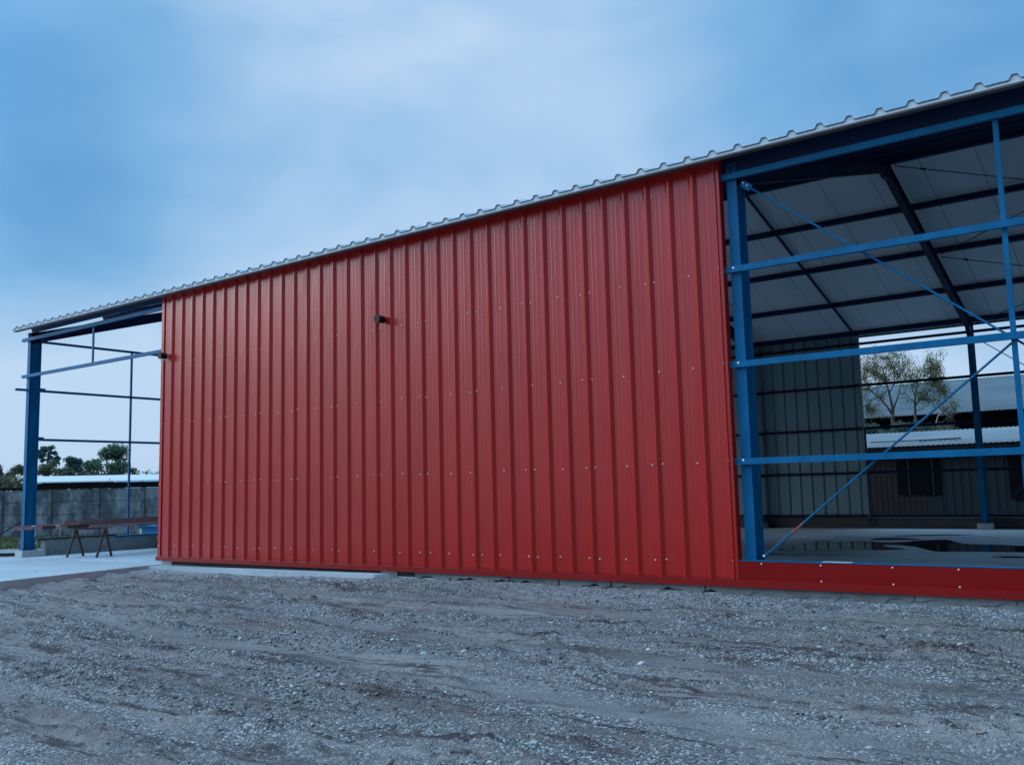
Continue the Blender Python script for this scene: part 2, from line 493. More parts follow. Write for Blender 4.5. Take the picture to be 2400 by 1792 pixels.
# ------------------------------------------------------------------ mesh helpers
class MB:
    def __init__(self):
        self.v, self.f = [], []

    def add(self, vs, fs):
        k = len(self.v)
        self.v += [tuple(p) for p in vs]
        self.f += [tuple(i + k for i in q) for q in fs]
        return self

    def box(self, x0, x1, y0, y1, z0, z1):
        vs = [(x, y, z) for z in (z0, z1) for y in (y0, y1) for x in (x0, x1)]
        return self.add(vs, [(0, 2, 3, 1), (4, 5, 7, 6), (0, 1, 5, 4), (2, 6, 7, 3), (0, 4, 6, 2), (1, 3, 7, 5)])

    def beam(self, p, q, w, h, up=(0, 0, 1)):
        p, q = Vector(p), Vector(q)
        d = (q - p).normalized()
        u = Vector(up)
        u = (u - d * u.dot(d)).normalized()
        s = d.cross(u)
        vs = []
        for c in (p, q):
            for a_, b_ in ((-1, -1), (1, -1), (1, 1), (-1, 1)):
                vs.append(c + s * (a_ * w / 2) + u * (b_ * h / 2))
        return self.add(vs, [(0, 1, 2, 3), (7, 6, 5, 4), (0, 4, 5, 1), (1, 5, 6, 2), (2, 6, 7, 3), (3, 7, 4, 0)])

    def tube(self, p, q, r, r2=None, n=8, cap=True):
        p, q = Vector(p), Vector(q)
        r2 = r if r2 is None else r2
        d = (q - p).normalized()
        u = d.orthogonal().normalized()
        s = d.cross(u)
        vs = []
        for c, rr in ((p, r), (q, r2)):
            for i in range(n):
                t_ = 2 * math.pi * i / n
                vs.append(c + u * (rr * math.cos(t_)) + s * (rr * math.sin(t_)))
        fs = [(i, (i + 1) % n, n + (i + 1) % n, n + i) for i in range(n)]
        if cap:
            fs += [tuple(range(n - 1, -1, -1)), tuple(range(n, 2 * n))]
        return self.add(vs, fs)

    def path(self, pts, radii, n=6):
        pts = [Vector(p) for p in pts]
        rings = []
        u = None
        for i, p in enumerate(pts):
            d = (pts[min(i + 1, len(pts) - 1)] - pts[max(i - 1, 0)]).normalized()
            u = d.orthogonal().normalized() if u is None else (u - d * u.dot(d)).normalized()
            s = d.cross(u)
            rings.append([p + u * (radii[i] * math.cos(2 * math.pi * k / n)) + s * (radii[i] * math.sin(2 * math.pi * k / n)) for k in range(n)])
        vs = [p for r_ in rings for p in r_]
        fs = []
        for i in range(len(pts) - 1):
            for k in range(n):
                a_, b_ = i * n + k, i * n + (k + 1) % n
                fs.append((a_, b_, b_ + n, a_ + n))
        fs.append(tuple(range(n - 1, -1, -1)))
        fs.append(tuple(range(len(vs) - n, len(vs))))
        return self.add(vs, fs)

    def prism(self, poly, axis, a0, a1):
        """poly: list of 2D points in the plane of the other two axes, extruded along axis"""
        def p3(pt, a_):
            if axis == 0:
                return (a_, pt[0], pt[1])
            if axis == 1:
                return (pt[0], a_, pt[1])
            return (pt[0], pt[1], a_)
        n = len(poly)
        vs = [p3(p, a0) for p in poly] + [p3(p, a1) for p in poly]
        fs = [(i, (i + 1) % n, n + (i + 1) % n, n + i) for i in range(n)]
        fs += [tuple(range(n - 1, -1, -1)), tuple(range(n, 2 * n))]
        return self.add(vs, fs)

    def ibeam(self, p, q, w, h, t_, up):
        """I section from p to q: flange width w, depth h along up"""
        p, q, u = Vector(p), Vector(q), Vector(up)
        d = (q - p).normalized()
        u = (u - d * u.dot(d)).normalized()
        for sgn in (-1, 1):
            o = u * (sgn * (h / 2 - t_ / 2))
            self.beam(p + o, q + o, w, t_, u)
        return self.beam(p, q, t_ * 0.8, h - 2 * t_ - 0.001, u)

    def build(self, name, mat, parent=None, smooth=False, fix=True):
        off = Vector((0, 0, 0))
        r_ = parent
        while r_ is not None:
            off = off + r_.location
            r_ = r_.parent
        me = bpy.data.meshes.new(name)
        me.from_pydata([(x - off.x, y - off.y, z - off.z) for x, y, z in self.v], [], self.f)
        me.materials.append(mat)
        if fix:
            bm = bmesh.new()
            bm.from_mesh(me)
            bmesh.ops.recalc_face_normals(bm, faces=bm.faces)
            bm.to_mesh(me)
            bm.free()
        if smooth:
            me.polygons.foreach_set('use_smooth', [True] * len(me.polygons))
        ob = bpy.data.objects.new(name, me)
        col.objects.link(ob)
        if parent is not None:
            ob.parent = parent
        return ob


def tag(o, label=None, cat=None, group=None, kind=None):
    for k, v in (('label', label), ('category', cat), ('group', group), ('kind', kind)):
        if v:
            o[k] = v
    return o


def empty(name, loc, label, cat, group=None):
    o = bpy.data.objects.new(name, None)
    col.objects.link(o)
    o.location = loc
    return tag(o, label, cat, group)


def np_mesh(name, verts, faces, mat, smooth=False, parent=None):
    """verts (N,3), faces (F,k) all with k corners"""
    me = bpy.data.meshes.new(name)
    v = np.asarray(verts, np.float32)
    if parent is not None:
        v = v - np.array(parent.location, np.float32)
    f = np.asarray(faces, np.int32)
    k = f.shape[1]
    me.vertices.add(len(v))
    me.vertices.foreach_set('co', v.ravel())
    me.loops.add(f.size)
    me.loops.foreach_set('vertex_index', f.ravel())
    me.polygons.add(len(f))
    me.polygons.foreach_set('loop_start', np.arange(0, f.size, k, dtype=np.int32))
    me.polygons.foreach_set('loop_total', np.full(len(f), k, np.int32))
    if smooth:
        me.polygons.foreach_set('use_smooth', np.ones(len(f), bool))
    me.materials.append(mat)
    me.update(calc_edges=True)
    ob = bpy.data.objects.new(name, me)
    col.objects.link(ob)
    if parent is not None:
        ob.parent = parent
    return ob


_tabs = {}


def vnoise(x, y, seed):
    if seed not in _tabs:
        _tabs[seed] = np.random.default_rng(seed).random((256, 256))
    T = _tabs[seed]
    xi, yi = np.floor(x).astype(int), np.floor(y).astype(int)
    fx, fy = x - xi, y - yi
    fx, fy = fx * fx * fx * (fx * (fx * 6 - 15) + 10), fy * fy * fy * (fy * (fy * 6 - 15) + 10)
    g = lambda i, j: T[(xi + i) % 256, (yi + j) % 256]
    return (g(0, 0) * (1 - fx) + g(1, 0) * fx) * (1 - fy) + (g(0, 1) * (1 - fx) + g(1, 1) * fx) * fy


def fbm(x, y, seed, octs=5, gain=0.5):
    s, a_, tot = 0, 1.0, 0
    for i in range(octs):
        s = s + a_ * vnoise(x * 2 ** i, y * 2 ** i, seed + i)
        tot += a_
        a_ *= gain
    return s / tot


def track_mask(x, y):
    """where wheels have pressed the yard smooth"""
    w1 = y + 3.55 + 0.05 * (x - 14) + 0.5 * (fbm(x * 0.3, x * 0, 61, 2) - 0.5)
    w2 = y + 5.05 + 0.09 * (x - 13) + 0.5 * (fbm(x * 0.3 + 7, x * 0, 61, 2) - 0.5)
    w3 = y + 1.75 + 0.02 * (x - 11) + 0.5 * (fbm(x * 0.3 + 15, x * 0, 61, 2) - 0.5)
    return np.clip(np.exp(-(w1 / 0.17) ** 2) + np.exp(-(w2 / 0.15) ** 2) + 0.8 * np.exp(-(w3 / 0.18) ** 2), 0, 1)


def sstep(a_, b_, x):
    t_ = np.clip((x - a_) / (b_ - a_), 0, 1)
    return t_ * t_ * (3 - 2 * t_)


# ------------------------------------------------------------------ ground
FZ = 0.285                                           # top of the concrete floor


def ground_h(x, y, rough=1.0):
    base = 0.05 + 0.06 * sstep(-8, -4, y) + 0.11 * sstep(-4, -0.3, y)
    base = base + (0.060 * sstep(-1.6, -0.3, y) - 0.020 * sstep(-0.22, -0.02, y)) * sstep(3.0, 8.0, x)
    base = np.where(y > 0.5, 0.12, base)
    near = sstep(-14, -9, y) * (1 - sstep(0.0, 0.4, y)) * sstep(-6, -2, x)
    n1 = fbm(x * 0.35, y * 0.9, 11, 4) - 0.5
    n2 = fbm(x * 0.62 + 3, y * 3.3, 21, 5, 0.55) - 0.5
    n3 = fbm(x * 7, y * 9, 31, 4, 0.6) - 0.5
    lumps = np.clip(fbm(x * 0.62 + 5, y * 3.0, 51, 3) - 0.46, 0, 1)
    h = n1 * 0.13 + n2 * 0.10 + lumps * (n3 * 0.42 + 0.13) + n3 * 0.028
    tm = track_mask(x, y)
    h = h * (1 - 0.6 * tm) - 0.022 * tm
    edge = sstep(-0.25, -1.1, y)                      # calmer where it meets wall and kerb
    return base + near * h * (0.45 + 0.55 * edge) * rough


xs = np.concatenate([[-900, -400, -200, -110, -70, -45, -30, -20, -14, -10], np.arange(-8, 3, 0.06), np.arange(3, 18.5, 0.021), [19, 20, 22, 26, 34, 50, 90, 200, 500, 900]])
ys = np.concatenate([[-900, -300, -100, -40, -20, -14, -11], np.arange(-9.5, -4, 0.02), np.arange(-4, 0.4, 0.025), [0.8, 2, 4, 8, 12, 16, 20, 26, 34, 45, 60, 90, 150, 300, 600, 1200]])
GX, GY = np.meshgrid(xs, ys)
GZ = ground_h(GX, GY)
nx, ny = len(xs), len(ys)
idx = np.arange(nx * ny).reshape(ny, nx)
faces = np.stack([idx[:-1, :-1], idx[:-1, 1:], idx[1:, 1:], idx[1:, :-1]], -1).reshape(-1, 4)
tmask = track_mask(GX, GY)
g = np_mesh('ground', np.stack([GX, GY, GZ], -1).reshape(-1, 3), faces, M['dirt'], True)
tag(g, kind='structure')
at_ = g.data.attributes.new('pressed', 'FLOAT', 'POINT')
at_.data.foreach_set('value', tmask.ravel().astype(np.float32))

# ------------------------------------------------------------------ loose stones
def ico(sub):
    bm = bmesh.new()
    bmesh.ops.create_icosphere(bm, subdivisions=sub, radius=1)
    v = np.array([p.co[:] for p in bm.verts])
    f = np.array([[q.index for q in fc.verts] for fc in bm.faces])
    bm.free()
    return v, f


def stones(n, sub, smin, smax, xr, yr, power, band, seed):
    r_ = np.random.default_rng(seed)
    px, py = r_.uniform(*xr, n * 8), r_.uniform(*yr, n * 8)
    dens = fbm(px * 0.55 + 2, py * 2.8, 71, 5, 0.62)
    keep = r_.random(n * 8) < np.clip((dens - band) * 7, 0.035, 1) * (1 - 0.9 * track_mask(px, py))
    px, py = px[keep][:n], py[keep][:n]
    n = len(px)
    s = smin * (smax / smin) ** (r_.random(n) ** power)
    tv, tf = ico(sub)
    ang = r_.uniform(0, 6.283, n)
    sc = np.stack([s * r_.uniform(0.8, 1.35, n), s * r_.uniform(0.65, 1.0, n), s * r_.uniform(0.4, 0.75, n)], -1)
    v = tv[None] * (1 + r_.normal(0, 0.10, (n, len(tv), 1))) * sc[:, None]
    tilt = r_.normal(0, 0.25, n)
    x, y, z = v[..., 0], v[..., 1], v[..., 2] + v[..., 0] * tilt[:, None]
    ca, sa = np.cos(ang)[:, None], np.sin(ang)[:, None]
    X, Y = x * ca - y * sa + px[:, None], x * sa + y * ca + py[:, None]
    gz = ground_h(px, py)
    Z = z + (gz + sc[:, 2] * r_.uniform(-0.1, 0.6, n))[:, None]
    V = np.stack([X, Y, Z], -1).reshape(-1, 3)
    F = (tf[None] + (np.arange(n) * len(tv))[:, None, None]).reshape(-1, 3)
    return V, F


parts = [stones(700, 2, 0.012, 0.034, (8, 17.5), (-8.6, -0.6), 1.9, 0.48, 1),
         stones(6500, 2, 0.006, 0.015, (7, 17.5), (-8.6, -0.4), 1.3, 0.48, 2),
         stones(70000, 1, 0.0035, 0.009, (6, 17.5), (-8.6, -0.2), 1.2, 0.46, 3),
         stones(9000, 1, 0.007, 0.018, (1.2, 9), (-6.5, -0.35), 2.0, 0.44, 4),
         stones(10000, 1, 0.006, 0.014, (6.0, 18), (-0.85, -0.02), 1.2, 0.2, 5)]
V, F, k = [], [], 0
for v_, f_ in parts:
    V.append(v_)
    F.append(f_ + k)
    k += len(v_)
cl = [stones(260, 2, 0.010, 0.026, (8, 17.5), (-8.0, -0.9), 1.6, 0.58, 21), stones(3600, 2, 0.005, 0.014, (4, 17.5), (-8.0, -0.6), 1.4, 0.53, 22)]
V2 = np.concatenate([cl[0][0], cl[1][0]])
V2 += (fbm(V2[:, 0] * 70, V2[:, 1] * 70, 81, 3) - 0.5)[:, None] * np.array([0.012, 0.012, 0.016])
cd = np_mesh('dirt_clods', V2, np.concatenate([cl[0][1], cl[1][1] + len(cl[0][0])]), M['clod'])
tag(cd, 'dark brown crumbled clods of wet earth lying in bands on the yard', 'earth', kind='stuff')
st = np_mesh('gravel', np.concatenate(V), np.concatenate(F), M['pebble'], True)
tag(st, 'loose pale and brown stones scattered over the dirt yard', 'gravel', kind='stuff')

# ------------------------------------------------------------------ concrete underfoot
mb = MB()
mb.prism([(-16, -9), (1.55, -9), (-0.02, -0.36), (-0.02, -0.002), (-5.95, -0.002), (-5.95, -0.20), (-16, -0.20)], 2, -0.1, FZ)
tag(mb.build('driveway', M['slab']), kind='structure')
mb = MB().box(-5.95, 18.45, 0.002, 15.62, -0.1, FZ)
tag(mb.build('floor', M['floor']), kind='structure')
mb = MB()
mb.add([(0, -0.27, -0.1), (6.15, -0.27, -0.1), (6.35, 0.0, -0.1), (0, 0.0, -0.1),
        (0, -0.27, 0.272), (6.15, -0.27, 0.325), (6.35, 0.0, 0.33), (0, 0.0, 0.272)],
       [(0, 3, 2, 1), (4, 5, 6, 7), (0, 1, 5, 4), (1, 2, 6, 5), (2, 3, 7, 6), (3, 0, 4, 7)])
tag(mb.build('kerb', M['kerb']), kind='structure')


def puddle(outline):
    bm = bmesh.new()
    vs = [bm.verts.new((x, y, FZ + 0.004)) for x, y in outline]
    bm.faces.new(vs)
    bmesh.ops.triangulate(bm, faces=bm.faces)
    me = bpy.data.meshes.new('puddle')
    bm.to_mesh(me)
    bm.free()
    me.materials.append(M['water'])
    o = bpy.data.objects.new('puddle', me)
    col.objects.link(o)
    tag(o, kind='structure')


def blob(cx, cy, rx, ry, seed, rot=0.0, n=72):
    o = []
    r_ = np.random.default_rng(seed)
    ph = r_.uniform(0, 6.28, 6)
    for i in range(n):
        t_ = 2 * math.pi * i / n
        k_ = 1 + sum(0.26 / (j + 1) ** 0.7 * math.sin((j + 2) * t_ + ph[j]) for j in range(5))
        x, y = rx * k_ * math.cos(t_), ry * k_ * math.sin(t_)
        o.append((cx + x * math.cos(rot) - y * math.sin(rot), cy + x * math.sin(rot) + y * math.cos(rot)))
    return o


def smooth_loop(pts, sub=5):
    n_ = len(pts)
    out = []
    for i in range(n_):
        p0, p1, p2, p3 = [np.array(pts[(i + k_) % n_], float) for k_ in (-1, 0, 1, 2)]
        for j in range(sub):
            t_ = j / sub
            out.append(tuple(0.5 * (2 * p1 + (p2 - p0) * t_ + (2 * p0 - 5 * p1 + 4 * p2 - p3) * t_ ** 2 + (3 * p1 - p0 - 3 * p2 + p3) * t_ ** 3)))
    return out


puddle(smooth_loop([(9.9, 6.9), (9.72, 8.0), (9.68, 8.9), (9.78, 9.9), (10.2, 9.6), (10.58, 9.95), (11.0, 9.8), (11.45, 9.9), (11.65, 10.5), (12.09, 10.95),
                    (12.4, 10.3), (12.75, 9.65), (13.4, 9.5), (13.8, 9.3), (14.6, 9.25), (15.2, 8.7), (14.9, 7.8), (14.0, 7.65), (13.2, 7.6), (12.68, 7.45), (12.35, 7.95),
                    (11.9, 8.75), (11.35, 9.05), (11.5, 8.5), (12.0, 7.9), (11.58, 7.5), (11.2, 7.75), (10.7, 7.35), (10.3, 7.0)]))
puddle(smooth_loop([(10.62, 10.6), (10.70, 11.3), (11.15, 11.35), (11.6, 10.85), (11.1, 10.62)]))
puddle(smooth_loop([(10.75, 11.9), (11.1, 12.5), (11.7, 12.9), (12.3, 12.75), (11.6, 12.45)]))
for b in [(10.5, 5.95, 0.62, 0.26, 12, 0.1), (14.0, 6.5, 0.28, 0.16, 14, 0.0), (7.6, 9.6, 0.5, 0.2, 18, 0.0)]:
    puddle(blob(*b))

# ------------------------------------------------------------------ the steel shed
shed = empty('steel_shed', (6.2, 0.0, 0.0), 'long unfinished blue steel framed shed with red sheet metal wall and white ribbed roof', 'shed')
RIDGE_Y, BACK_Y, SLOPE = 7.8, 15.6, 0.29
X_L, X_R = -5.80, 18.60
FRAMES = [-5.72, 0.2, 6.2, 12.15, 18.15]


def roof_z(y):                                       # underside of the roof sheet
    return 5.600 + SLOPE * (min(y, 2 * RIDGE_Y - y) + 0.30)


def sheet_profile(x0, x1, pitch, phase, base, top, height, micro=0.0):
    """ribbed sheet outline as (x, h) from x0 to x1"""
    pts = [(x0, 0.0)]
    n0 = int(math.floor((x0 - phase) / pitch)) - 1
    n1 = int(math.ceil((x1 - phase) / pitch)) + 1
    for i in range(n0, n1):
        c_ = phase + i * pitch
        row = [(c_ - base / 2, 0), (c_ - top / 2, height), (c_ + top / 2, height), (c_ + base / 2, 0)]
        if micro:
            for q in (0.40, 0.60):
                mx_ = c_ + pitch * q
                row += [(mx_ - 0.014, 0), (mx_ - 0.006, micro), (mx_ + 0.006, micro), (mx_ + 0.014, 0)]
        for p in row:
            if x0 + 1e-4 < p[0] < x1 - 1e-4:
                pts.append(p)
    pts.append((x1, 0.0))
    return pts


# roof slopes
prof = sheet_profile(X_L, X_R, 1 / 3.0, 0.067, 0.116, 0.052, 0.052, 0.003)
for side in (0, 1):
    ye, yr = (-0.30, RIDGE_Y) if side == 0 else (2 * RIDGE_Y + 0.30, RIDGE_Y)
    mt = MB()
    n = len(prof)
    zt_ = 0.038
    vs = []
    for yy in (ye, yr):
        vs += [(x, yy, roof_z(yy) + zt_ + h) for x, h in prof]
        vs += [(x, yy, roof_z(yy) + 0.004) for x, h in prof]
    fs = []
    for i in range(n - 1):
        fs.append((i, i + 1, 2 * n + i + 1, 2 * n + i))
        fs.append((i, n + i, n + i + 1, i + 1))
        fs.append((n + i, 3 * n + i, 3 * n + i + 1, n + i + 1))
    fs += [(0, 2 * n, 3 * n, n), (n - 1, 2 * n - 1, 4 * n - 1, 3 * n - 1)]
    rs = mt.add(vs, fs).build('roof_slope', M['roof'], shed)
    # thin dark lip of the outer sheet, a little proud of the foam core
    sg = -1 if side == 0 else 1
    lip = MB()
    lv = []
    for yy in (ye + sg * 0.016, ye + sg * 0.001):
        lv += [(x, yy, roof_z(ye) + zt_ + h - 0.001) for x, h in prof]
        lv += [(x, yy, roof_z(ye) + zt_ + h + 0.0055) for x, h in prof]
    lf = []
    for i in range(n - 1):
        for q0, q1 in ((0, n), (n, 3 * n), (3 * n, 2 * n), (2 * n, 0)):
            lf.append((q0 + i, q0 + i + 1, q1 + i + 1, q1 + i))
    lip.add(lv, lf).build('sheet_lip', M['lip'], rs)
    # liner under the slope
    ml = MB()
    yb = ye + (0.02 if side == 0 else -0.02)
    ml.add([(X_L + 0.02, yb, roof_z(yb)), (X_R - 0.02, yb, roof_z(yb)), (X_R - 0.02, yr, roof_z(yr)), (X_L + 0.02, yr, roof_z(yr)),
            (X_L + 0.02, yb, roof_z(yb) + 0.003), (X_R - 0.02, yb, roof_z(yb) + 0.003), (X_R - 0.02, yr, roof_z(yr) + 0.003), (X_L + 0.02, yr, roof_z(yr) + 0.003)],
           [(0, 1, 2, 3), (7, 6, 5, 4), (0, 4, 5, 1), (1, 5, 6, 2), (2, 6, 7, 3), (3, 7, 4, 0)])
    ml.build('ceiling_liner', M['ceiling'], rs)
    me_ = MB()
    y0, y1 = (-0.296, -0.20) if side == 0 else (15.8, 15.896)
    me_.box(X_L + 0.01, X_R - 0.01, y0, y1, roof_z(-0.296) - 0.016, roof_z(-0.296) - 0.001)
    me_.build('eave_strip', M['brown'], rs)
MB().box(X_L, X_R, RIDGE_Y - 0.15, RIDGE_Y + 0.15, roof_z(RIDGE_Y) + 0.075, roof_z(RIDGE_Y) + 0.09).build('ridge_cap', M['roof'], shed)

# portal frames
for X in FRAMES:
    for y0, y1, s in ((0.06, 0.33, 1), (BACK_Y - 0.33, BACK_Y - 0.06, -1)):
        yc = (y0 + y1) / 2
        top = roof_z(yc) - 0.14
        c = MB().ibeam((X, yc, 0.455), (X, yc, top), 0.13, y1 - y0, 0.011, (0, 1, 0)).build('column', M['blue'], shed)
        MB().box(X - 0.13, X + 0.13, y0 - 0.04, y1 + 0.05, 0.440, 0.454).build('base_plate', M['blue'], c)
        MB().box(X - 0.17, X + 0.17, y0 - 0.075, y1 + 0.20, FZ - 0.02, 0.438).build('pedestal', M['kerb'], c)
        # rafter with a haunch at the column
        yr = RIDGE_Y
        off = -0.13 - 0.125
        pe = (X, y0 if s > 0 else y1, roof_z(y0 if s > 0 else y1) + off)
        pr = (X, yr - s * 0.01, roof_z(yr) + off)
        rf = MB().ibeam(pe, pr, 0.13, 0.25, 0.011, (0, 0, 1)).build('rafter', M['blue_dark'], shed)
        if s < 0:
            MB().prism([(y0, roof_z(y0) - 0.38), (y0 - 0.30, roof_z(y0 - 0.30) - 0.382), (y0, roof_z(y0) - 0.62)], 0, X - 0.05, X + 0.05).build('haunch', M['blue_dark'], rf)
    MB().prism([(RIDGE_Y - 0.22, roof_z(RIDGE_Y - 0.22) - 0.382), (RIDGE_Y + 0.22, roof_z(RIDGE_Y - 0.22) - 0.382), (RIDGE_Y + 0.12, roof_z(RIDGE_Y) - 0.50), (RIDGE_Y - 0.12, roof_z(RIDGE_Y) - 0.50)],
               0, X - 0.045, X + 0.045).build('ridge_gusset', M['blue_dark'], shed)

# purlins
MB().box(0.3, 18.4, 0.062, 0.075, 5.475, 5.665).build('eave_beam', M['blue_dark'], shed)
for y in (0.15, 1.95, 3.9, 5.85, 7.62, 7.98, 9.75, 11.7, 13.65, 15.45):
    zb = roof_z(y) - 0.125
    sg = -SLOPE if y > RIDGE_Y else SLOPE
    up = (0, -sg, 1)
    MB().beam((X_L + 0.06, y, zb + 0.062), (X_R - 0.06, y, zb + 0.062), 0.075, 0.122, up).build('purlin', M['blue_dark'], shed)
# mid-bay ties under the roof sheet
for X in (-2.8, 3.2, 9.2, 15.15):
    for y0, y1 in ((0.2, 7.7), (7.9, 15.4)):
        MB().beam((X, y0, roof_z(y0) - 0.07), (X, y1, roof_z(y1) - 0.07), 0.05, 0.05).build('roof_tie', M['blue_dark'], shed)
# roof bracing rods in the end bay
for y0, y1 in ((7.95, 11.65), (11.75, 15.4)):
    for xa, xb in ((12.3, 18.0), (18.0, 12.3)):
        p, q = Vector((xa, y0, roof_z(y0) - 0.19)), Vector((xb, y1, roof_z(y1) - 0.19))
        rd = MB().tube(p, q, 0.010, n=6).build('roof_brace_rod', M['blue_dark'], shed)
        d = (q - p).normalized()
        for a_ in (p + d * 0.55, q - d * 0.55):
            MB().tube(a_ - d * 0.05, a_ + d * 0.05, 0.022, n=6).build('turnbuckle', M['blue_dark'], rd)

# girts on the front wall
ROWS = [0.66, 1.86, 3.05, 4.24, 5.43]


def girt(mb_, x0, x1, y0, y1, z, h=0.075):
    """C channel: web to the front, lips behind"""
    s = 1 if y1 > y0 else -1
    mb_.box(x0, x1, min(y0, y0 + s * 0.006), max(y0, y0 + s * 0.006), z - h / 2, z + h / 2)
    for zz in (z - h / 2, z + h / 2 - 0.006):
        a_, b_ = sorted((y0 + s * 0.0065, y1))
        mb_.box(x0, x1, a_, b_, zz, zz + 0.006)
    return mb_


girt(MB(), -5.97, 18.35, 0.0, 0.056, 5.43, 0.075).build('girt', M['blue'], shed)
girt(MB(), -5.92, -0.02, 0.0, 0.056, 4.545, 0.07).build('girt', M['blue'], shed)
for z in ROWS[1:4]:
    g_ = girt(MB(), 0.02, 18.35, 0.0, 0.056, z, 0.075).build('girt', M['blue'], shed)
    for X in (12.15,):
        MB().tube((X - 0.01, -0.006, z + 0.016), (X - 0.01, 0.002, z + 0.016), 0.014, n=8).build('bolt', M['galv'], g_)
# sag rods
for X, z0, z1 in ((-2.86, 4.58, 5.40), (15.14, 0.69, 5.40)):
    MB().box(X - 0.027, X + 0.027, 0.058, 0.085, z0, z1).build('sag_rod', M['blue'], shed)
# bracing rods of the open bay on the right, with their plates
for (za, zb) in ((5.30, 0.74), (0.74, 5.30)):
    p, q = Vector((12.32, 0.115, za)), Vector((17.98, 0.115, zb))
    rd = MB().tube(p, q, 0.0125, n=8).build('brace_rod', M['blue'], shed)
    d = (q - p).normalized()
    if za > zb:
        MB().beam(p - d * 0.075, p + d * 0.075, 0.014, 0.085, (0, 0, 1)).build('gusset_plate', M['blue'], rd)
        for t_ in (-0.05, 0.02):
            MB().tube(p + d * t_ + Vector((0, -0.007, 0.01)), p + d * t_ + Vector((0, -0.018, 0.01)), 0.012, n=8).build('bolt', M['galv'], rd)
    else:
        MB().tube(p - d * 0.04, p + d * 0.03, 0.020, n=8).build('turnbuckle', M['blue'], rd)
        MB().tube(p + Vector((-0.02, -0.02, -0.01)), p + Vector((-0.02, -0.034, -0.01)), 0.014, n=8).build('bolt', M['galv'], rd)
        MB().tube(p + d * 0.42, p + d * 0.60, 0.0133, n=8).build('bare_patch', M['bare'], rd)

# red cladding on the closed bays
WX0, WX1 = 0.02, 12.0
prof = sheet_profile(WX0, WX1, 1 / 3.0, 0.0, 0.122, 0.030, 0.040, 0.0011)
mb = MB()
n = len(prof)
z0, z1 = 0.42, roof_z(-0.04) - 0.004
vs = [(x, -0.04 - h, z) for z in (z0, z1) for x, h in prof] + [(x, -0.004, z) for z in (z0, z1) for x, h in prof]
fs = []
for i in range(n - 1):
    fs.append((i, i + 1, n + i + 1, n + i))
    fs.append((2 * n + i + 1, 2 * n + i, 3 * n + i, 3 * n + i + 1))
    fs.append((i, 2 * n + i, 2 * n + i + 1, i + 1))
    fs.append((n + i, n + i + 1, 3 * n + i + 1, 3 * n + i))
fs += [(0, n, 3 * n, 2 * n), (n - 1, 3 * n - 1, 4 * n - 1, 2 * n - 1)]
wall = mb.add(vs, fs).build('wall_cladding', M['red'], shed)
for x0, x1 in ((-0.03, 0.05), (11.93, 12.03)):
    MB().box(x0, x1, -0.062, -0.041, 0.42, z1).build('corner_trim', M['red'], wall)
    xo = x0 - 0.003 if x0 < 1 else x1 + 0.001
    MB().box(xo, xo + 0.002, -0.062, 0.06, 0.42, z1).build('corner_return', M['red'], wall)

# screws: one mesh, copied
sb = MB().tube((0, 0.002, 0), (0, -0.006, 0), 0.0092, 0.0088, n=8)
sb.tube((0, -0.0061, 0), (0, -0.011, 0), 0.006, n=6)
spots = []
r_ = random.Random(3)
for ri, z in enumerate(ROWS):
    for i in range(0, 13):
        if ri == 0:
            for dx in (-0.075, 0.075, 0.33, 0.47, 0.67):
                if r_.random() < 0.85:
                    spots.append((i + dx + r_.uniform(-0.03, 0.03), -0.04, z + r_.uniform(-0.012, 0.012)))
        elif ri == 4:
            for dx in (-0.075, 0.075):
                spots.append((i + dx, -0.04, z - 0.04 + r_.uniform(-0.03, 0.03)))
        else:
            for dx in (-0.075, 0.075, 0.55):
                if r_.random() < 0.93:
                    spots.append((i + dx + r_.uniform(-0.012, 0.012), -0.04, z + r_.uniform(-0.015, 0.015)))
spots = [s for s in spots if 0.10 < s[0] < 11.90]
for z in ROWS:
    spots.append((11.98, -0.064, z + 0.02))
    spots.append((0.005, -0.064, z))
spots.sort(key=lambda s: (s[0] - 16.54) ** 2)
s0 = sb.build('screw', M['galv'], None)
s0.parent = wall
s0.location = Vector(spots[0]) - shed.location
for p in spots[1:100]:
    s = s0.copy()
    col.objects.link(s)
    s.parent = wall
    s.location = Vector(p) - shed.location
rest = MB()
for p in spots[100:]:
    rest.add([(v[0] + p[0], v[1] + p[1], v[2] + p[2]) for v in sb.v], sb.f)
o = rest.build('screws', M['galv'], wall)
o['kind'] = 'stuff'

# base flashing along the whole front and the low red band under the open bay
MB().prism([(-0.066, 0.462), (-0.066, 0.456), (-0.100, 0.446), (-0.104, 0.369), (-0.097, 0.369), (-0.093, 0.440), (-0.062, 0.449)], 0, -0.035, 18.45).build('base_flashing', M['red_flat'], shed)
band = MB().box(12.035, 18.45, -0.056, -0.03, 0.43, 0.668).build('base_band', M['red_flat'], shed)
for x in (12.32, 13.02, 13.80, 14.46, 15.27, 16.1, 17.0):
    for z, y in ((0.648, -0.058), (0.470, -0.067)):
        if z < 0.5 and x < 13:
            continue
        s = s0.copy()
        col.objects.link(s)
        s.parent = band
        s.location = Vector((x, y, z)) - shed.location
mb = MB().box(12.035, 18.45, -0.045, 0.055, 0.672, 0.682)
mb.box(12.035, 18.45, 0.056, 0.062, 0.60, 0.682)
sill = mb.build('sill_angle', M['blue'], shed)
MB().box(13.03, 13.36, -0.046, 0.052, 0.683, 0.687).build('sill_highlight', M['white_metal'], sill)  # pale strip painting the highlight on the sill angle
MB().box(12.035, 18.45, -0.028, 0.058, FZ - 0.1, 0.668).build('upstand', M['plinth'], shed)

